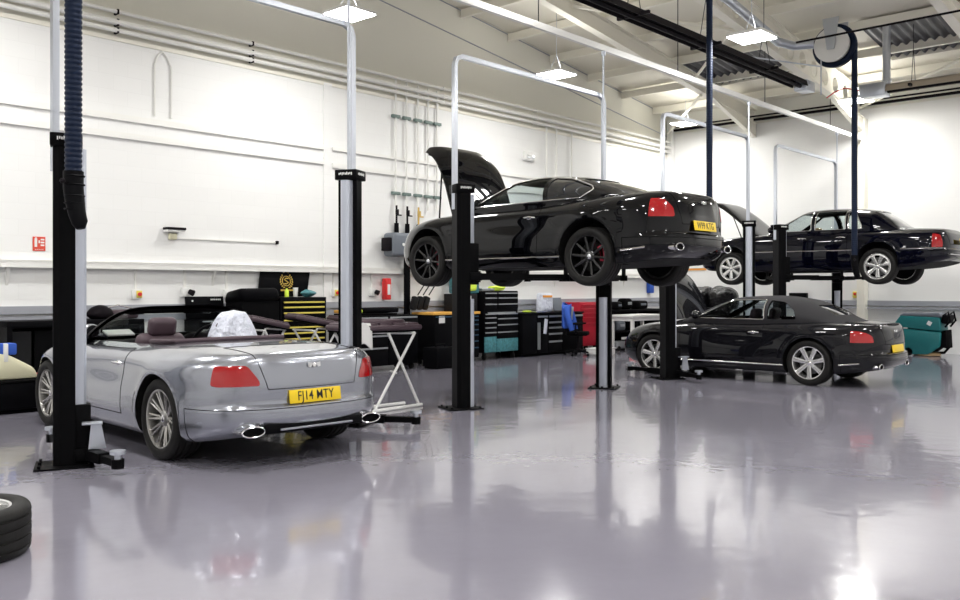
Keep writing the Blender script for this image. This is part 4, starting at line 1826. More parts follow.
socket(3.27, 1.42, 'yellow and red isolator switch on the wall above the silver convertible windscreen', 'switch')
socket(4.09, 1.45, 'white socket with dark plug right of the first yellow isolator', 'socket')
socket(7.09, 1.43, 'yellow isolator switch between the emblem chest and the second column', 'switch')
socket(8.01, 1.44, 'white socket with dark plug left of the red extinguisher box', 'socket')
socket(4.85, 1.42, 'white socket with dark plug right of the black open chest lid', 'socket')
t = thing('switch_panel', 'yellow and red isolator switch on the far right wall', 'switch', (XR, .21, 1.36))
MB().box((-.03, 0, 0), (.06, .12, .16), bevel=.01).build('casing', 'yellow_strip', t)
MB().cyl((-.06, 0, .02), (-.09, 0, .02), .03).build('rotary_knob', 'red_bright', t)
t = thing('fire_extinguisher', 'red fire extinguisher box with white label on the long wall', 'extinguisher', (8.33, YL, 1.30))
w = MB()
w.box((0, -.09, .20), (.13, .14, .42), bevel=.02)
w.build('red_box', 'red_bright', t)
MB().box((0, -.163, .19), (.07, .006, .20)).build('box_label', 'white_plastic', t)
t = thing('emergency_light', 'small white emergency light high on the wall above the coupe', 'light', (12.77, YL, 4.58))
MB().box((0, -.05, 0), (.36, .10, .22), bevel=.03).build('casing', 'white_plastic', t)
MB().box((0, -.105, -.02), (.26, .012, .08), bevel=.004).build('lens', 'alu', t)
for x, lab, s_ in ((8.49, 'dark grey wall-mounted hose box below the white drop pipes', 1.0), (9.14, 'second grey hose box, partly hidden by the coupe front wheel', .8)):
    t = thing('hose_box', lab, 'hose reel', (x, YL, 2.36))
    MB().box((0, -.25, 0), (.52 * s_, .34, .46), bevel=.07, seg=4).build('casing', 'grey_box', t)
    MB().box((-.30 * s_, -.25, 0), (.10, .22, .26), bevel=.02).build('side_bracket', 'dark_steel', t)
    MB().cyl((-.02, -.42, .0), (-.02, -.43, .0), .03, seg=16).build('round_badge', 'white_plastic', t)
# tool post with hanging oil guns
t = thing('hose_post', 'black upright post with hanging oil guns behind the coupe front wheel', 'post', (8.77, 5.2, 0))
MB().span((-.05, -.04, 0), (.05, .04, 2.35)).build('upright', 'black_plastic', t)
for k, (dx, a) in enumerate(((.05, .1), (.20, .2), (.36, .28))):
    w = MB()
    w.tube([(dx + .42, -.12, 1.95), (dx + .32, -.14, 1.62), (dx + .10, -.15, 1.38)], .012, 6)
    w.box((dx, -.15, 1.22), (.13, .12, .27), rot=Matrix.Rotation(.35, 3, 'Y'), bevel=.03)
    w.build('oil_gun', 'lift_grey', t)
# framed board on the far wall
t = thing('framed_board', 'white board in an orange frame on the far wall between the raised cars', 'board', (XR, 4.78, 2.30))
MB().box((-.01, 0, 0), (.02, 1.06, .56)).build('frame', 'orange', t)
MB().box((-.024, 0, 0), (.012, .94, .44)).build('board', 'white_plastic', t)
MB().box((-.032, .1, .08), (.006, .5, .14)).build('board_print', 'handle_blue', t)
t = thing('control_box', 'small black box above the trunking on the far wall', 'box', (XR - .12, 1.6, 1.25))
MB().span((-.08, -.22, 0), (.08, .22, .15), bevel=.01).build('casing', 'black_plastic', t)
MB().box((-.085, 0, .11), (.01, .30, .01)).build('lid_seam', 'lift_grey', t)
t = thing('wall_unit', 'small blue unit on the long wall near the far corner', 'box', (18.05, YL, 1.60))
MB().box((0, -.06, 0), (.22, .12, .42), bevel=.02).build('casing', 'blue_cloth', t)
MB().box((0, -.125, .10), (.14, .01, .08)).build('display', 'dark_steel', t)


# ---------------------------------------------------------------- workshop furniture
def chest(name, label, cat, x0, x1, yf, dep, z0, z1, cols, hm='handle_grey', body='black_plastic', feet='castor', handle_h=.022, panels=None):
    """cols: list of (u0, u1, [z boundaries as fractions]); drawers with full width pulls on the front (-y)"""
    W, H = x1 - x0, z1 - z0
    t = thing(name, label, cat, ((x0 + x1) / 2, yf + dep / 2, 0))
    MB().span((-W / 2, -dep / 2 + .012, z0), (W / 2, dep / 2, z1), bevel=.008).build('carcass', body, t)
    for (u0, u1, zs) in cols:
        for i in range(len(zs) - 1):
            a, b = z0 + H * zs[i] + .006, z0 + H * zs[i + 1] - .006
            xa, xb = -W / 2 + W * u0 + .01, -W / 2 + W * u1 - .01
            d = MB().span((xa, -dep / 2 - .004, a), (xb, -dep / 2 + .03, b), bevel=.003).build('drawer', (panels or {}).get((u0, i), body), t)
            if (panels or {}).get((u0, i)) is None:
                MB().span((xa + .02, -dep / 2 - .022, b - handle_h - .006), (xb - .02, -dep / 2 - .003, b - .006), bevel=.003).build('drawer_pull', hm, d)
    if feet == 'castor':
        for sx in (-1, 1):
            for sy in (-1, 1):
                w = MB()
                w.cyl((sx * (W / 2 - .09) - .02, sy * (dep / 2 - .09), .055), (sx * (W / 2 - .09) + .02, sy * (dep / 2 - .09), .055), .055, seg=18)
                w.box((sx * (W / 2 - .09), sy * (dep / 2 - .09), (z0 + .06) / 2 + .03), (.05, .06, max(.02, z0 - .05)))
                w.build('castor', 'rubber', t)
    elif feet == 'plinth':
        MB().span((-W / 2 + .02, -dep / 2 + .05, 0), (W / 2 - .02, dep / 2, z0)).build('plinth', 'black_matte', t)
    return t


# left end: tall black bench cabinet and low trolley
t = thing('bench_cabinet', 'tall black open fronted bench cabinet at the left end of the long wall', 'cabinet', (2.15, 5.05, 0))
w = MB()
w.span((-.95, -.28, 0), (.95, .30, .08))
w.span((-.95, -.28, .98), (.95, .30, 1.07), bevel=.01)
w.span((-.95, -.28, 0), (-.88, .30, 1.0))
w.span((.88, -.28, 0), (.95, .30, 1.0))
w.span((-.9, .26, .05), (.9, .29, 1.0))
w.build('carcass', 'black_plastic', t)
MB().span((-.88, -.22, .08), (-.62, .2, .93)).build('side_bin', 'lift_grey', t)
d = MB().span((-.58, -.24, .08), (.86, -.20, .93)).build('door', 'black_matte', t)
MB().span((-.05, -.262, .35), (-.03, -.24, .75)).build('door_handle', 'handle_grey', d)
t = thing('tool_trolley', 'low black trolley box on the floor at the left edge', 'trolley', (.75, 3.95, 0))
MB().span((-.55, -.35, .05), (.55, .35, .37), bevel=.02).build('box', 'black_plastic', t)
MB().span((-.56, -.36, .37), (.56, .36, .40), bevel=.01).build('lid', 'black_matte', t)
MB().span((-.5, -.3, 0), (.5, .3, .05)).build('base', 'black_matte', t)


def blob(w, c, r, sc, amp, seed=0, n=26, freq=5.0):
    rnd = random.Random(seed)
    ph = [rnd.uniform(0, 6.28) for _ in range(6)]

    def fn(u, v):
        a, b = 2 * PI * u, PI * (v - .5)
        d = Vector((math.cos(b) * math.cos(a), math.cos(b) * math.sin(a), math.sin(b)))
        q = 1 + amp * (math.sin(freq * d.x + ph[0]) + math.sin(freq * 1.3 * d.y + ph[1]) + math.sin(freq * 1.1 * d.z + ph[2]) + .5 * math.sin(freq * 2.3 * (d.x + d.y) + ph[3])) / 3
        p = d * r * q
        return Vector((c[0] + p.x * sc[0], c[1] + p.y * sc[1], c[2] + p.z * sc[2]))
    w.grid(fn, n * 2, n)
    bmesh.ops.remove_doubles(w.bm, verts=w.bm.verts, dist=.0005)
    return w


t = thing('plastic_sack', 'cream plastic sack slumped on the low trolley at the left edge', 'sack', (.92, 3.75, .40))
w = MB()
w.prism([(-.20, 0, .0), (.30, 0, .0), (.24, 0, .13), (-.05, 0, .30), (-.20, 0, .34)], (0, .3, 0), bevel=.04)
w.build('sack', 'cream_plastic', t)
MB().span((-.22, .02, .30), (.04, .2, .44), bevel=.02).build('blue_flap', 'blue_cloth', t)
MB().span((-.12, -.01, .22), (-.07, .1, .44), bevel=.01).build('white_strip', 'white_plastic', t)
one('red_rag', 'small red rag lying on the low trolley edge', 'rag', 'red_bright', lambda w: blob(w, (0, 0, 0), .1, (1.3, 1, .25), .25, 3, 12), (1.26, 3.85, .425))
t = thing('parts_machine', 'dark rounded machine on the bench just right of the nearest column', 'machine', (2.65, 5.0, 1.078))
w = MB()
blob(w, (-.12, -.05, .07), .16, (1.2, 1, .7), .10, 4, 16)
w.build('hood', 'leather_dark', t)
MB().box((.2, -.02, .06), (.4, .3, .12), bevel=.04).build('body', 'leather', t)
MB().tube([(-.1, -.1, .14), (.1, -.12, .19), (.32, -.1, .14)], .012, 8).build('chrome_bar', 'chrome', t)

# black tool chest with a raised lid behind the silver car
t = chest('tool_chest', 'black tool chest with raised flat lid behind the silver windscreen', 'tool chest', 4.02, 4.72, 4.78, .5, .12, 1.02, [(0, 1, [.05, .3, .5, .7, .85, 1])])
MB().box((0, .22, 1.20), (.68, .03, .36), rot=Matrix.Rotation(-.12, 3, 'X'), bevel=.006).build('lid', 'black_plastic', t)
w = MB()
for k in range(6):
    w.box((.08 + k * .032, .165, 1.33), (.02, .004, .022), rot=Matrix.Rotation(.3, 3, 'Y'))
w.cyl((-.25, .165, 1.31), (-.25, .17, 1.31), .015)
w.build('lid_marks', 'white_plastic', t)
# covered chest
t = thing('covered_chest', 'tool chest draped in crumpled black plastic beside the emblem chest', 'tool chest', (5.10, 5.0, 0))
MB().span((-.36, -.25, .1), (.36, .25, 1.30), bevel=.02).build('carcass', 'black_matte', t)
w = MB()
w.box((-.02, -.02, 1.38), (.74, .54, .22), bevel=.08, seg=4)
for v in w.bm.verts:
    v.co += Vector((.02 * math.sin(13 * v.co.z + 7 * v.co.y), .015 * math.sin(11 * v.co.x), .03 * math.sin(9 * v.co.x + 5 * v.co.y)))
w.build('plastic_sheet', 'black_plastic', t)
for sx in (-1, 1):
    MB().cyl((sx * .28 - .02, -.18, .05), (sx * .28 + .02, -.18, .05), .05).build('castor', 'rubber', t)

# emblem chest
t = chest('tool_chest', 'black tool chest with yellow drawer strips and open lid with gold emblem', 'tool chest', 5.50, 6.46, 4.78, .55, .14, 1.36,
          [(0, .28, [0, .3, .6, .72]), (.03, .97, [.02, .12, .2, .28, .36, .44, .52, .60, .70, .80, .88, .95])], 'yellow_strip', handle_h=.026)
for ch in [c for c in t.children if c.name.startswith('drawer')][:3]:
    for g in list(ch.children):
        bpy.data.objects.remove(g)
    bpy.data.objects.remove(ch)
lid = MB()
lid.prism([(-.58, .24, 1.37), (.44, .24, 1.37), (.56, .30, 1.84), (-.48, .30, 1.84)], (0, .03, 0), bevel=.006)
lo = lid.build('lid', 'black_plastic', t)
w = MB()
cx_, cz_ = .02, 1.64


def onlid(x, z):
    return Vector((x, .24 + (z - 1.37) / .47 * .06 - .006, z))


ring = [onlid(cx_ + .085 * math.cos(2 * PI * k / 36), cz_ + .085 * math.sin(2 * PI * k / 36)) for k in range(36)]
w.tube(ring, .007, 5, closed=True)
sp_ = [(.045, .045), (.0, .05), (-.04, .025), (0, 0), (.04, -.025), (0, -.05), (-.045, -.045)]
w.tube([onlid(cx_ + a, cz_ + b) for a, b in sp_], .010, 5)
for s in (-1, 1):
    for k in range(7):
        a = -1.1 + k * .33
        w.box(onlid(cx_ + s * .125 * math.cos(a), cz_ + .125 * math.sin(a)), (.02, .006, .034), rot=Matrix.Rotation(s * (a - .3), 3, 'Y'))
for k in range(9):
    w.box(onlid(cx_ - .12 + k * .03, cz_ - .16), (.022, .006, .03))
for k in range(5):
    w.box(onlid(cx_ - .05 + k * .025, cz_ + .15 + .01 * (2 - abs(k - 2))), (.010, .006, .02))
w.build('gold_emblem', 'gold', lo)
one('spray_can', 'green capped bottle standing in the emblem chest tray', 'bottle', 'hivis', lambda w: w.lathe([(0, 0), (.035, 0), (.035, .10), (.015, .13), (.015, .15), (0, .15)], seg=14), (5.72, 4.92, 1.365))
one('paper_cup', 'pink and white cup standing in the emblem chest tray', 'cup', 'cloth_white', lambda w: w.lathe([(0, 0), (.035, 0), (.045, .16), (0, .16)], seg=14), (5.90, 4.92, 1.365))
one('blue_rag', 'light blue rag heaped on the emblem chest tray', 'rag', 'teal_photo', lambda w: blob(w, (0, 0, 0), .12, (1.2, .8, .5), .2, 9, 12), (6.18, 4.95, 1.425))


# upholstered panels on folding trestles
def pad(label, loc, rz, tilt, w_, d_, raised):
    t = thing('upholstered_panel', label, 'panel', loc, rz, 'purple brown upholstered panels')
    t.rotation_euler = (tilt[0], tilt[1], rz)
    w = MB()
    w.box((0, 0, .03), (w_, d_, .07), bevel=.03, seg=4)
    for k in range(-2, 3):
        w.box((k * w_ / 5.2, 0, .065), (w_ / 5.6, d_ * .86, .05), bevel=.022, seg=3)
    w.build('cushion', 'leather', t, sharp=60)
    if raised:
        r = MB()
        r.tube([(w_ * .38 * math.cos(2 * PI * k / 40), d_ * .36 * math.sin(2 * PI * k / 40), .095) for k in range(40)], .035, 10, closed=True)
        r.build('raised_ring', 'leather', t)
    MB().box((0, 0, -.015), (w_ * .94, d_ * .94, .02)).build('backing', 'black_matte', t)


def trestle(label, x, y, z, wx, dy_, lean=0):
    t = thing('folding_trestle', label, 'trestle', (x, y, 0), 0, 'folding trestles')
    for sy in (-1, 1):
        for s in (-1, 1):
            w = MB()
            w.tube([(-s * wx / 2, sy * dy_ / 2, .03), (s * wx / 2 * .72, sy * dy_ / 2 + s * .03, z - .02)], .017, 8)
            w.build('leg', 'white_plastic', t)
    for s in (-1, 1):
        MB().tube([(s * wx / 2, -dy_ / 2 - .05, .02), (s * wx / 2, dy_ / 2 + .05, .02)], .02, 8).build('foot_bar', 'white_plastic', t)
        MB().tube([(s * wx / 2 * .72, -dy_ / 2, z - .02), (s * wx / 2 * .72, dy_ / 2, z - .02)], .014, 8).build('top_bar', 'white_plastic', t)
    return t


trestle('white folding trestle under the leftmost upholstered panel', 4.60, 3.9, .90, .55, .5)
pad('leftmost purple brown upholstered panel, tilted on a trestle behind the silver car', (4.60, 3.9, .96), -.3, (0, .22, 0), .62, .55, False)
trestle('white folding trestle under the large quilted panel', 5.40, 3.7, .88, .7, .5)
pad('large quilted purple brown panel tilted on a trestle behind the boot lid', (5.38, 3.7, .96), -.3, (0, .20, 0), .85, .55, False)
trestle('white folding trestle nearest the roller cabinet', 6.25, 3.9, .90, .5, .5)
pad('small purple brown panel lying just left of the second column', (6.20, 3.9, .95), -.2, (0, .12, 0), .55, .5, False)
t = thing('folding_trestle', 'tall white crossed-leg trestle standing on the floor right of the silver convertible', 'trestle', (4.2, .75, 0), 0, 'folding trestles')
for a, b in (((-.35, -.25, .02), (.32, -.25, .95)), ((.43, -.21, .02), (-.09, -.21, .95)), ((-.62, .35, .02), (-.12, .35, .95)), ((.10, .39, .02), (-.45, .39, .95))):
    MB().tube([a, b], .018, 8).build('leg', 'white_plastic', t)
MB().tube([(-.9, -.30, .02), (.47, -.22, .02)], .022, 8).build('foot_bar', 'white_plastic', t)
MB().tube([(-.75, .10, .02), (.42, .05, .02)], .022, 8).build('foot_bar', 'white_plastic', t)
MB().tube([(.05, -.2, .45), (.18, .05, .45)], .012, 8).build('brace', 'white_plastic', t)
MB().tube([(-.10, .38, .945), (.32, -.25, .945)], .018, 8).build('top_bar', 'white_plastic', t)
pad('purple brown upholstered panel with a raised ring on the tall white trestle', (4.17, .88, .985), -.15, (0, 0, 0), 1.05, .66, True)
w = MB()


def clothfn(u, v):
    x = -.18 + .36 * u
    s_ = v * .42
    if s_ < .14:
        return Vector((x, .02 - s_ + .14, .075 + .008 * math.sin(14 * x)))
    return Vector((x + .04 * (s_ - .14), -.01 - .02 * math.sin(16 * x), .075 - (s_ - .14) - .04 * math.sin(8 * u)))


w.grid(clothfn, 24, 18)
o = w.build('white_cloth', 'cloth_white', None, (3.72, .62, 1.0))
sm = o.modifiers.new('thick', 'SOLIDIFY')
sm.thickness = .012
tag(o, 'white cloth hanging over the left corner of the ringed panel', 'cloth')

# black roller cabinet behind the trestle
t = chest('roller_cabinet', 'black roller cabinet with wide drawers behind the tall white trestle', 'cabinet', 6.75, 8.40, 4.5, .6, .10, 1.02,
          [(0, .55, [0, .38, .62, .80, .98]), (.55, 1, [0, .98])], 'handle_grey', handle_h=.03)
MB().box((-.2, 0, 1.04), (1.1, .5, .03), bevel=.01).build('top_mat', 'black_matte', t)
one('black_tray', 'shallow black tray lying on the black roller cabinet', 'tray', 'black_plastic', lambda w: w.span((-.4, -.16, 0), (.4, .16, .10), bevel=.03), (7.65, 4.80, 1.06))
one('yellow_roll', 'small yellow roll lying beside the shallow black tray', 'roll', 'hivis', lambda w: w.cyl((-.08, 0, .035), (.08, 0, .035), .035), (7.1, 4.7, 1.06))
one('orange_case', 'flat tan case lying at the back of the roller cabinet', 'case', 'orange_top', lambda w: w.span((-.15, -.1, 0), (.15, .1, .06), bevel=.01), (7.0, 4.98, 1.06))

# cabinet with the orange top and low dark box, near the second lift
t = chest('tool_cabinet', 'black cabinet with an orange worktop behind the second near column', 'cabinet', 8.95, 10.25, 4.62, .6, .10, .99,
          [(0, .45, [0, .98]), (.45, 1, [.04, .25, .40, .54, .66, .78, .88, .97])], 'handle_blue', handle_h=.02)
MB().span((-.67, -.32, .99), (.67, .31, 1.04), bevel=.008).build('worktop', 'orange_top', t)
MB().box((-.45, -.315, .90), (.16, .006, .14)).build('paper_label', 'white_plastic', t)
t = thing('battery_charger', 'low black case on the floor left of the orange-topped cabinet', 'case', (8.75, 4.25, 0))
MB().span((-.28, -.2, .03), (.28, .2, .40), bevel=.02).build('casing', 'black_plastic', t)
MB().span((-.25, -.18, 0), (.25, .18, .03)).build('base', 'black_matte', t)
MB().tube([(-.12, 0, .39), (-.12, 0, .45), (.12, 0, .45), (.12, 0, .39)], .012, 8).build('handle', 'black_plastic', t)
t = thing('grey_case', 'dark grey case with white label on top beside the big tool chest', 'case', (10.15, 4.95, 1.04))
MB().span((-.40, -.15, 0), (.25, .20, .36), bevel=.015).build('casing', 'lift_grey', t)
MB().box((-.05, -.153, .25), (.2, .006, .14)).build('paper_label', 'white_plastic', t)
t = thing('parts_tray', 'teal printed case with yellow rag on top of the dark grey case', 'case', (9.98, 5.0, 1.40))
MB().span((-.05, -.15, 0), (.55, .2, .42), bevel=.05).build('casing', 'teal_photo', t)
w = MB()
blob(w, (.28, -.14, .14), .10, (1.6, .5, .9), .2, 5, 12)
w.build('yellow_rag', 'hivis', t)

# big tool chest
t = chest('tool_chest', 'tall black stacked tool chest with teal printed lower drawers', 'tool chest', 10.55, 11.66, 4.75, .6, .16, 1.46,
          [(.0, .36, [.0, .26, .34, .42, .50, .58, .64]), (.36, 1, [0, .22, .34, .46, .56, .64]), (.002, .38, [.70, .80, .90, .98]), (.38, 1, [.70, .80, .90, .98])], 'handle_grey', handle_h=.024,
          panels={(.0, 0): 'teal_photo', (.36, 0): 'teal_photo'})
MB().box((0, -.312, .985), (.9, .012, .05)).build('side_shelf', 'handle_grey', t)
one('yellow_gloves', 'bright yellow gloves lying on the tall stacked tool chest', 'gloves', 'hivis', lambda w: blob(w, (0, 0, 0), .16, (1.3, .8, .35), .3, 11, 14), (11.1, 4.9, 1.515))
one('parts_dish', 'grey tray of small tools on the tall stacked tool chest', 'tray', 'handle_grey', lambda w: w.span((-.2, -.15, 0), (.2, .15, .05), bevel=.01), (10.78, 4.98, 1.465))

# long bench
t = chest('workbench', 'long black workbench with steel drawer pulls below the raised coupe', 'workbench', 11.75, 14.0, 4.7, .65, .06, .93,
          [(.0, .22, [0, .98]), (.22, .40, [0, .82, .98]), (.40, .64, [.04, .32, .52, .68, .82, .98]), (.64, 1, [0, .82, .98])], 'handle_grey', feet='plinth', handle_h=.04,
          panels={(.0, 0): 'black_plastic', (.22, 0): 'black_plastic', (.64, 0): 'black_plastic'})
MB().span((-1.14, -.34, .93), (1.14, .33, .97), bevel=.006).build('worktop', 'black_plastic', t)
for x in (-.62, -.57):
    MB().span((x, -.36, .15), (x + .03, -.335, .75)).build('door_handle', 'handle_grey', t)
w = MB()
w.box((-.36, -.36, .66), (.10, .03, .34), rot=Matrix.Rotation(.15, 3, 'Y'), bevel=.012)
tag(w.build('blue_cloth', 'white_film', None, (12.87, 5.02, 0)), 'pale blue cloth hanging on the front of the long workbench', 'cloth')
t = thing('paper_sack', 'white and orange printed sack standing on the long workbench', 'sack', (12.95, 5.05, .97))
w = MB()
w.box((0, 0, .22), (.46, .20, .44), bevel=.06, seg=3)
for v in w.bm.verts:
    v.co.x *= 1 - .25 * max(0, (v.co.z - .2)) / .25 * .6
    v.co.x += .02 * math.sin(v.co.z * 20)
w.build('sack', 'white_film', t)
MB().box((0, -.105, .36), (.34, .012, .05)).build('orange_print', 'orange', t)
t = thing('laptop', 'open dark laptop standing at the right end of the workbench', 'laptop', (13.55, 4.95, .97))
MB().span((-.18, -.14, 0), (.18, .12, .02), bevel=.004).build('keyboard_base', 'dark_steel', t)
MB().box((0, .17, .17), (.36, .015, .32), rot=Matrix.Rotation(-.25, 3, 'X'), bevel=.004).build('screen', 'grey_box', t)
one('green_rag', 'small green rag lying on the left of the long workbench', 'rag', 'hivis', lambda w: blob(w, (0, 0, 0), .09, (1.5, .8, .3), .2, 2, 10), (12.15, 4.9, .995))
one('silver_tray', 'flat silver tray lying on the long workbench beside the green rag', 'tray', 'alu', lambda w: w.span((-.2, -.1, 0), (.2, .1, .03), bevel=.006), (12.5, 4.85, .97))

# office chair with the blue jacket
t = thing('office_chair', 'black swivel office chair with castors in front of the workbench', 'chair', (13.05, 4.15, 0), .5)
w = MB()
w.cyl((0, 0, .10), (0, 0, .46), .028)
w.cyl((0, 0, .08), (0, 0, .16), .05)
w.build('gas_column', 'dark_steel', t)
for k in range(5):
    a = 2 * PI * k / 5 + .3
    e = Vector((.30 * math.cos(a), .30 * math.sin(a), .085))
    b_ = MB().tube([(0, 0, .12), e], [.03, .02], 8).build('base_spoke', 'black_plastic', t)
    MB().cyl(e + Vector((-.02, 0, -.055)), e + Vector((.02, 0, -.055)), .03, seg=14).build('castor', 'black_plastic', b_)
MB().box((0, 0, .50), (.48, .46, .09), bevel=.035, seg=4).build('seat', 'black_matte', t)
MB().box((0, .24, .86), (.44, .08, .50), rot=Matrix.Rotation(-.12, 3, 'X'), bevel=.035, seg=4).build('backrest', 'black_matte', t)
MB().tube([(0, .1, .48), (0, .28, .50), (0, .29, .70)], .022, 8).build('back_support', 'dark_steel', t)
for s in (-1, 1):
    MB().tube([(s * .22, .02, .50), (s * .29, .02, .52), (s * .29, .02, .70), (s * .29, -.14, .72), (s * .29, .18, .72)], .018, 8).build('armrest', 'black_plastic', t)
w = MB()


def jacket(u, v):
    a = PI * (u - .5) * 1.9
    zz = 1.17 - .52 * v - .03 * math.sin(9 * u)
    r = .27 + .05 * v + .015 * math.sin(22 * u + 3 * v)
    y = .26 + .11 * math.cos(a) + (.03 * math.sin(8 * u))
    if v < .12:
        r *= .5 + 4.2 * v
    return Vector((r * math.sin(a), y, zz))


w.grid(jacket, 40, 16)
for s in (-1, 1):
    w.tube([(s * .25, .24, 1.08), (s * .33, .20, .92), (s * .34, .14, .72), (s * .33, .10, .58)], [.07, .075, .065, .05], 12)
o = w.build('blue_jacket', 'blue_cloth', None, (13.05, 4.15, 0), sharp=60)
o.rotation_euler = (0, 0, .5)
sm = o.modifiers.new('thick', 'SOLIDIFY')
sm.thickness = .012
tag(o, 'bright blue jacket draped over the back of the office chair', 'jacket')
MB().box((0, .14, .95), (.16, .03, .30), rot=Matrix.Rotation(.1, 3, 'X'), bevel=.012).build('lining', 'handle_grey', o)

t = chest('tool_chest', 'dark red tool chest behind the office chair with the blue jacket', 'tool chest', 14.15, 14.98, 4.9, .45, .12, 1.18,
          [(.05, .95, [.55, .66, .76, .86, .96]), (.05, .95, [.03, .53])], 'red_paint', 'red_paint', handle_h=.03)
w = MB()
w.span((-.3, -.2, .03), (.3, .2, .16), bevel=.03)
o = w.build('storage_crate', 'white_plastic', None, (13.35, 3.75, 0))
tag(o, 'low white plastic crate on the floor beside the office chair', 'crate')
MB().span((-.26, -.16, 0), (.26, .16, .03)).build('crate_base', 'white_plastic', o)
MB().span((-.31, -.21, .155), (.31, .21, .18), bevel=.01).build('crate_lid', 'cloth_white', o)
# dark shelving with parts
t = thing('parts_bench', 'dark cluttered parts bench along the long wall beside the far column', 'bench', (16.4, 5.0, 0))
MB().span((-1.15, -.3, .92), (1.15, .33, .98), bevel=.006).build('worktop', 'black_plastic', t)
MB().span((-1.1, .2, .05), (1.1, .3, .92)).build('back_panel', 'black_matte', t)
MB().span((-1.1, -.25, .40), (1.1, .28, .44)).build('shelf', 'black_plastic', t)
for sx in (-1, 0, 1):
    MB().span((sx * 1.08 - .03, -.28, 0), (sx * 1.08 + .03, .28, .92)).build('leg', 'black_plastic', t)
for k, (x, y, z, sx, sz, m, nm, lb) in enumerate([
        (15.65, 4.9, .98, .26, .20, 'black_plastic', 'parts_box', 'black rounded part at the left end of the parts bench'),
        (16.10, 4.9, .98, .34, .28, 'black_matte', 'parts_box', 'larger black part in the middle of the parts bench'),
        (16.75, 4.9, .98, .50, .22, 'black_plastic', 'parts_box', 'wide black case at the right end of the parts bench'),
        (15.75, 4.9, .44, .40, .26, 'grey_box', 'headlamp_unit', 'grey headlamp unit on the lower shelf of the parts bench')]):
    t = thing(nm, lb, 'part', (x, y, z))
    w = MB()
    w.box((0, 0, sz / 2), (sx, .3, sz), bevel=min(sz, sx) * .3, seg=4)
    w.build('casing', m, t)
    MB().box((0, -.155, sz * .55), (sx * .5, .012, sz * .25), bevel=.004).build('front_face', 'handle_grey' if k in (1, 3) else 'grey_box', t)
# white trestle table
t = thing('work_table', 'white work table behind the front of the dark convertible', 'table', (15.35, 4.05, 0))
MB().span((-.75, -.35, .83), (.75, .35, .88), bevel=.006).build('tabletop', 'cloth_white', t)
MB().span((-.7, -.3, .74), (.7, .3, .83)).build('apron', 'white_plastic', t)
for sx in (-1, 1):
    for sy in (-1, 1):
        MB().span((sx * .66 - .035, sy * .28 - .035, 0), (sx * .66 + .035, sy * .28 + .035, .76)).build('leg', 'cloth_white', t)
MB().span((-.66, -.03, .30), (.66, .03, .35)).build('stretcher', 'white_plastic', t)
t = thing('trolley_jack', 'grey trolley jack on the floor beside the far silver column', 'jack', (15.1, 4.45, 0))
MB().span((-.28, -.16, .05), (.28, .16, .22), bevel=.04).build('body', 'handle_grey', t)
for sx in (-1, 1):
    MB().cyl((sx * .2, -.18, .06), (sx * .2, .18, .06), .06).build('roller', 'rubber', t)
t = thing('trolley_jack', 'small red trolley jack in front of the dark convertible nose', 'jack', (14.0, 3.2, 0))
MB().box((0, 0, .08), (.55, .10, .08), bevel=.02).build('body', 'red_bright', t)
MB().cyl((.15, 0, .1), (.15, 0, .17), .05).build('saddle', 'red_bright', t)
for sx in (-1, 1):
    MB().cyl((sx * .2, -.10, .04), (sx * .2, .10, .04), .04).build('roller', 'black_plastic', t)

# covered machine near the far wall
t = thing('covered_machine', 'bulky machine wrapped in shiny black sheeting behind the dark convertible bonnet', 'machine', (17.0, 2.95, 0))
MB().span((-.45, -.45, 0), (.45, .45, 1.05), bevel=.05).build('cabinet', 'black_plastic', t)
w = MB()
blob(w, (0, .24, 1.22), .42, (1.0, .95, .8), .12, 21, 20)
w.build('front_bulge', 'black_sheet', t)
w = MB()
blob(w, (0, -.30, 1.22), .42, (1.0, .95, .85), .12, 25, 20)
w.build('rear_bulge', 'black_sheet', t)

# floor scrubber
t = thing('floor_scrubber', 'teal walk-behind floor scrubber with grey top by the right wall', 'floor scrubber', (18.3, -1.55, 0))


def yz(px, py):
    return (0, -.99 - (px - 895) * .0209 + 1.55, .88 - (py - 316) * .0232)


up = [yz(904.5, 315), (yz(944, 316.5)), yz(945, 329.5), yz(895.5, 326)]
lo_ = [yz(895, 326.8), yz(945, 330.3), yz(944, 344), yz(932, 352), yz(915, 352.5), yz(898, 342)]
for pts, nm, hw in ((up, 'upper_tank', .30), (lo_, 'lower_tank', .31)):
    w = MB()
    w.prism([(-hw, p[1], p[2]) for p in pts], (2 * hw, 0, 0), bevel=.03)
    w.build(nm, 'teal', t)
w = MB()
w.prism([(-.28, p[1], p[2]) for p in [yz(903, 315.5), yz(907, 312.5), yz(943, 312), yz(946, 316)]], (.56, 0, 0), bevel=.02)
w.build('lid', 'grey_box', t)
w = MB()
p = yz(948, 318)
w.box((0, p[1], p[2]), (.52, .14, .20), rot=Matrix.Rotation(.3, 3, 'X'), bevel=.04)
w.build('control_panel', 'black_plastic', t)
for s in (-1, 1):
    w = MB()
    w.tube([(s * .22, yz(946, 316)[1], .90), (s * .22, yz(951, 312)[1], 1.0), (s * .22, yz(953, 322)[1], .80), (s * .20, yz(948, 326)[1], .66)], .022, 8)
    w.build('handlebar', 'black_plastic', t)
w = MB()
w.prism([(-.24, q[1], q[2]) for q in [yz(944, 330), yz(949, 328), yz(950, 346), yz(944, 344), yz(936, 350)]], (.48, 0, 0), bevel=.02)
w.build('rear_panel', 'black_matte', t)
w = MB()
w.tube([(0, yz(946, 338)[1], .4), (0, yz(949, 345)[1], .2), (.05, yz(944, 352)[1], .08), (.1, yz(936, 352)[1], .07)], .03, 8)
w.build('suction_hose', 'black_plastic', t)
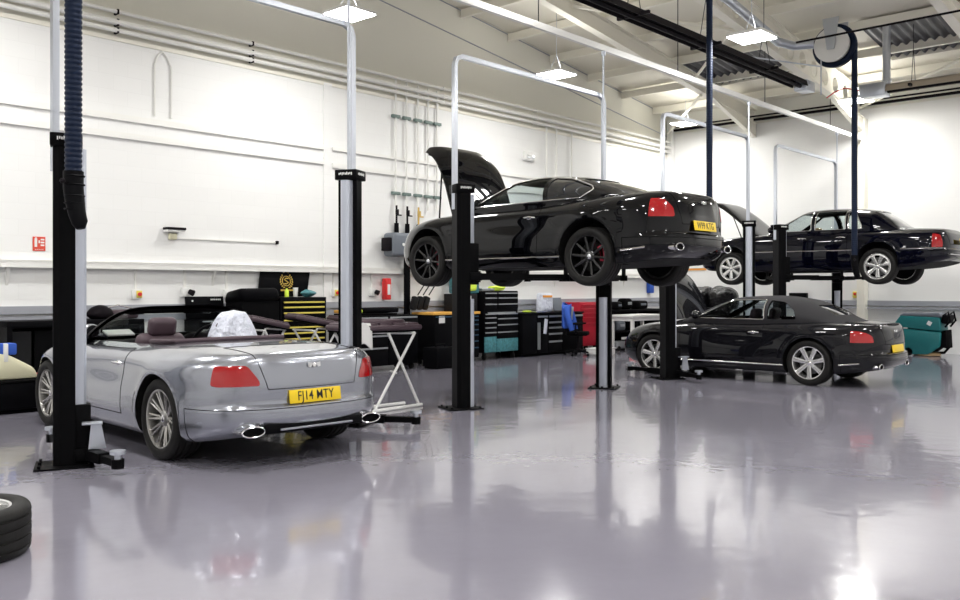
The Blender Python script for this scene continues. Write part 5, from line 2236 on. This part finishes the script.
for px in (901, 913):
    y = yz(px, 350)[1]
    MB().cyl((-.31, y, .095), (-.25, y, .095), .09, seg=24).build('drive_wheel', 'lift_grey', t)
    MB().cyl((.25, y, .095), (.31, y, .095), .09, seg=24).build('drive_wheel', 'lift_grey', t)
w = MB()
w.lathe([(.25, 0), (.28, .02), (.26, .07), (.1, .10)], c=(0, yz(928, 350)[1], 0), seg=28)
w.build('brush_deck', 'leather_tan', t)
MB().box((-.312, yz(934, 320)[1], .74), (.008, .09, .09), rot=Matrix.Rotation(.5, 3, 'X')).build('tank_emblem', 'white_plastic', t)
MB().box((-.312, yz(910, 328)[1], .622), (.01, .10, .02)).build('catch', 'white_plastic', t)
# loose wheel lying on the floor
t = thing('mounted_tyre', 'loose car wheel with wide tyre lying flat at the left edge', 'wheel', (-1.54, -2.17, .14))
t.rotation_euler = (0, -PI / 2, 0)
ty = make_tyre(t, .365, .275, (0, 0, 0), 1)
ty.name = 'tyre'
make_rim(ty, .365, .275, 1, 'loose')

# plastic cover over the driver's headrest of the silver convertible
w = MB()


def covfn(u, v):
    a = 2 * PI * u
    r = .10 + .24 * v ** .8 + .03 * math.sin(5 * a) * v + .015 * math.sin(11 * a + 4 * v)
    if v < .15:
        r = .10 * v / .15 + .0
        r += .0
    zz = .31 - .33 * v ** 1.5 if v > .15 else .31 - .33 * .15 ** 1.5 * (v / .15)
    if v >= .15:
        r = .11 + .16 * ((v - .15) / .85) ** .8 + .03 * math.sin(5 * a + 2 * v) * v + .012 * math.sin(9 * a + 6 * v)
    return Vector((r * math.cos(a), r * .8 * math.sin(a), zz))


w.grid(covfn, 48, 20)
bmesh.ops.remove_doubles(w.bm, verts=w.bm.verts, dist=.0005)
tag(w.build('seat_cover', 'white_film', None, (2.01, .67, .965), sharp=60), 'crumpled white plastic cover over the right seat of the silver convertible', 'cover')
# pale papers on the dashboard of the silver car
w = MB()
w.box((0, 0, 0), (.30, .14, .02), rot=Matrix.Rotation(.35, 3, 'X'), bevel=.004)
tag(w.build('paper_sheet', 'cloth_white', None, (1.20, 1.62, 1.03)), 'white sheet of paper lying on the dashboard of the silver convertible', 'paper')
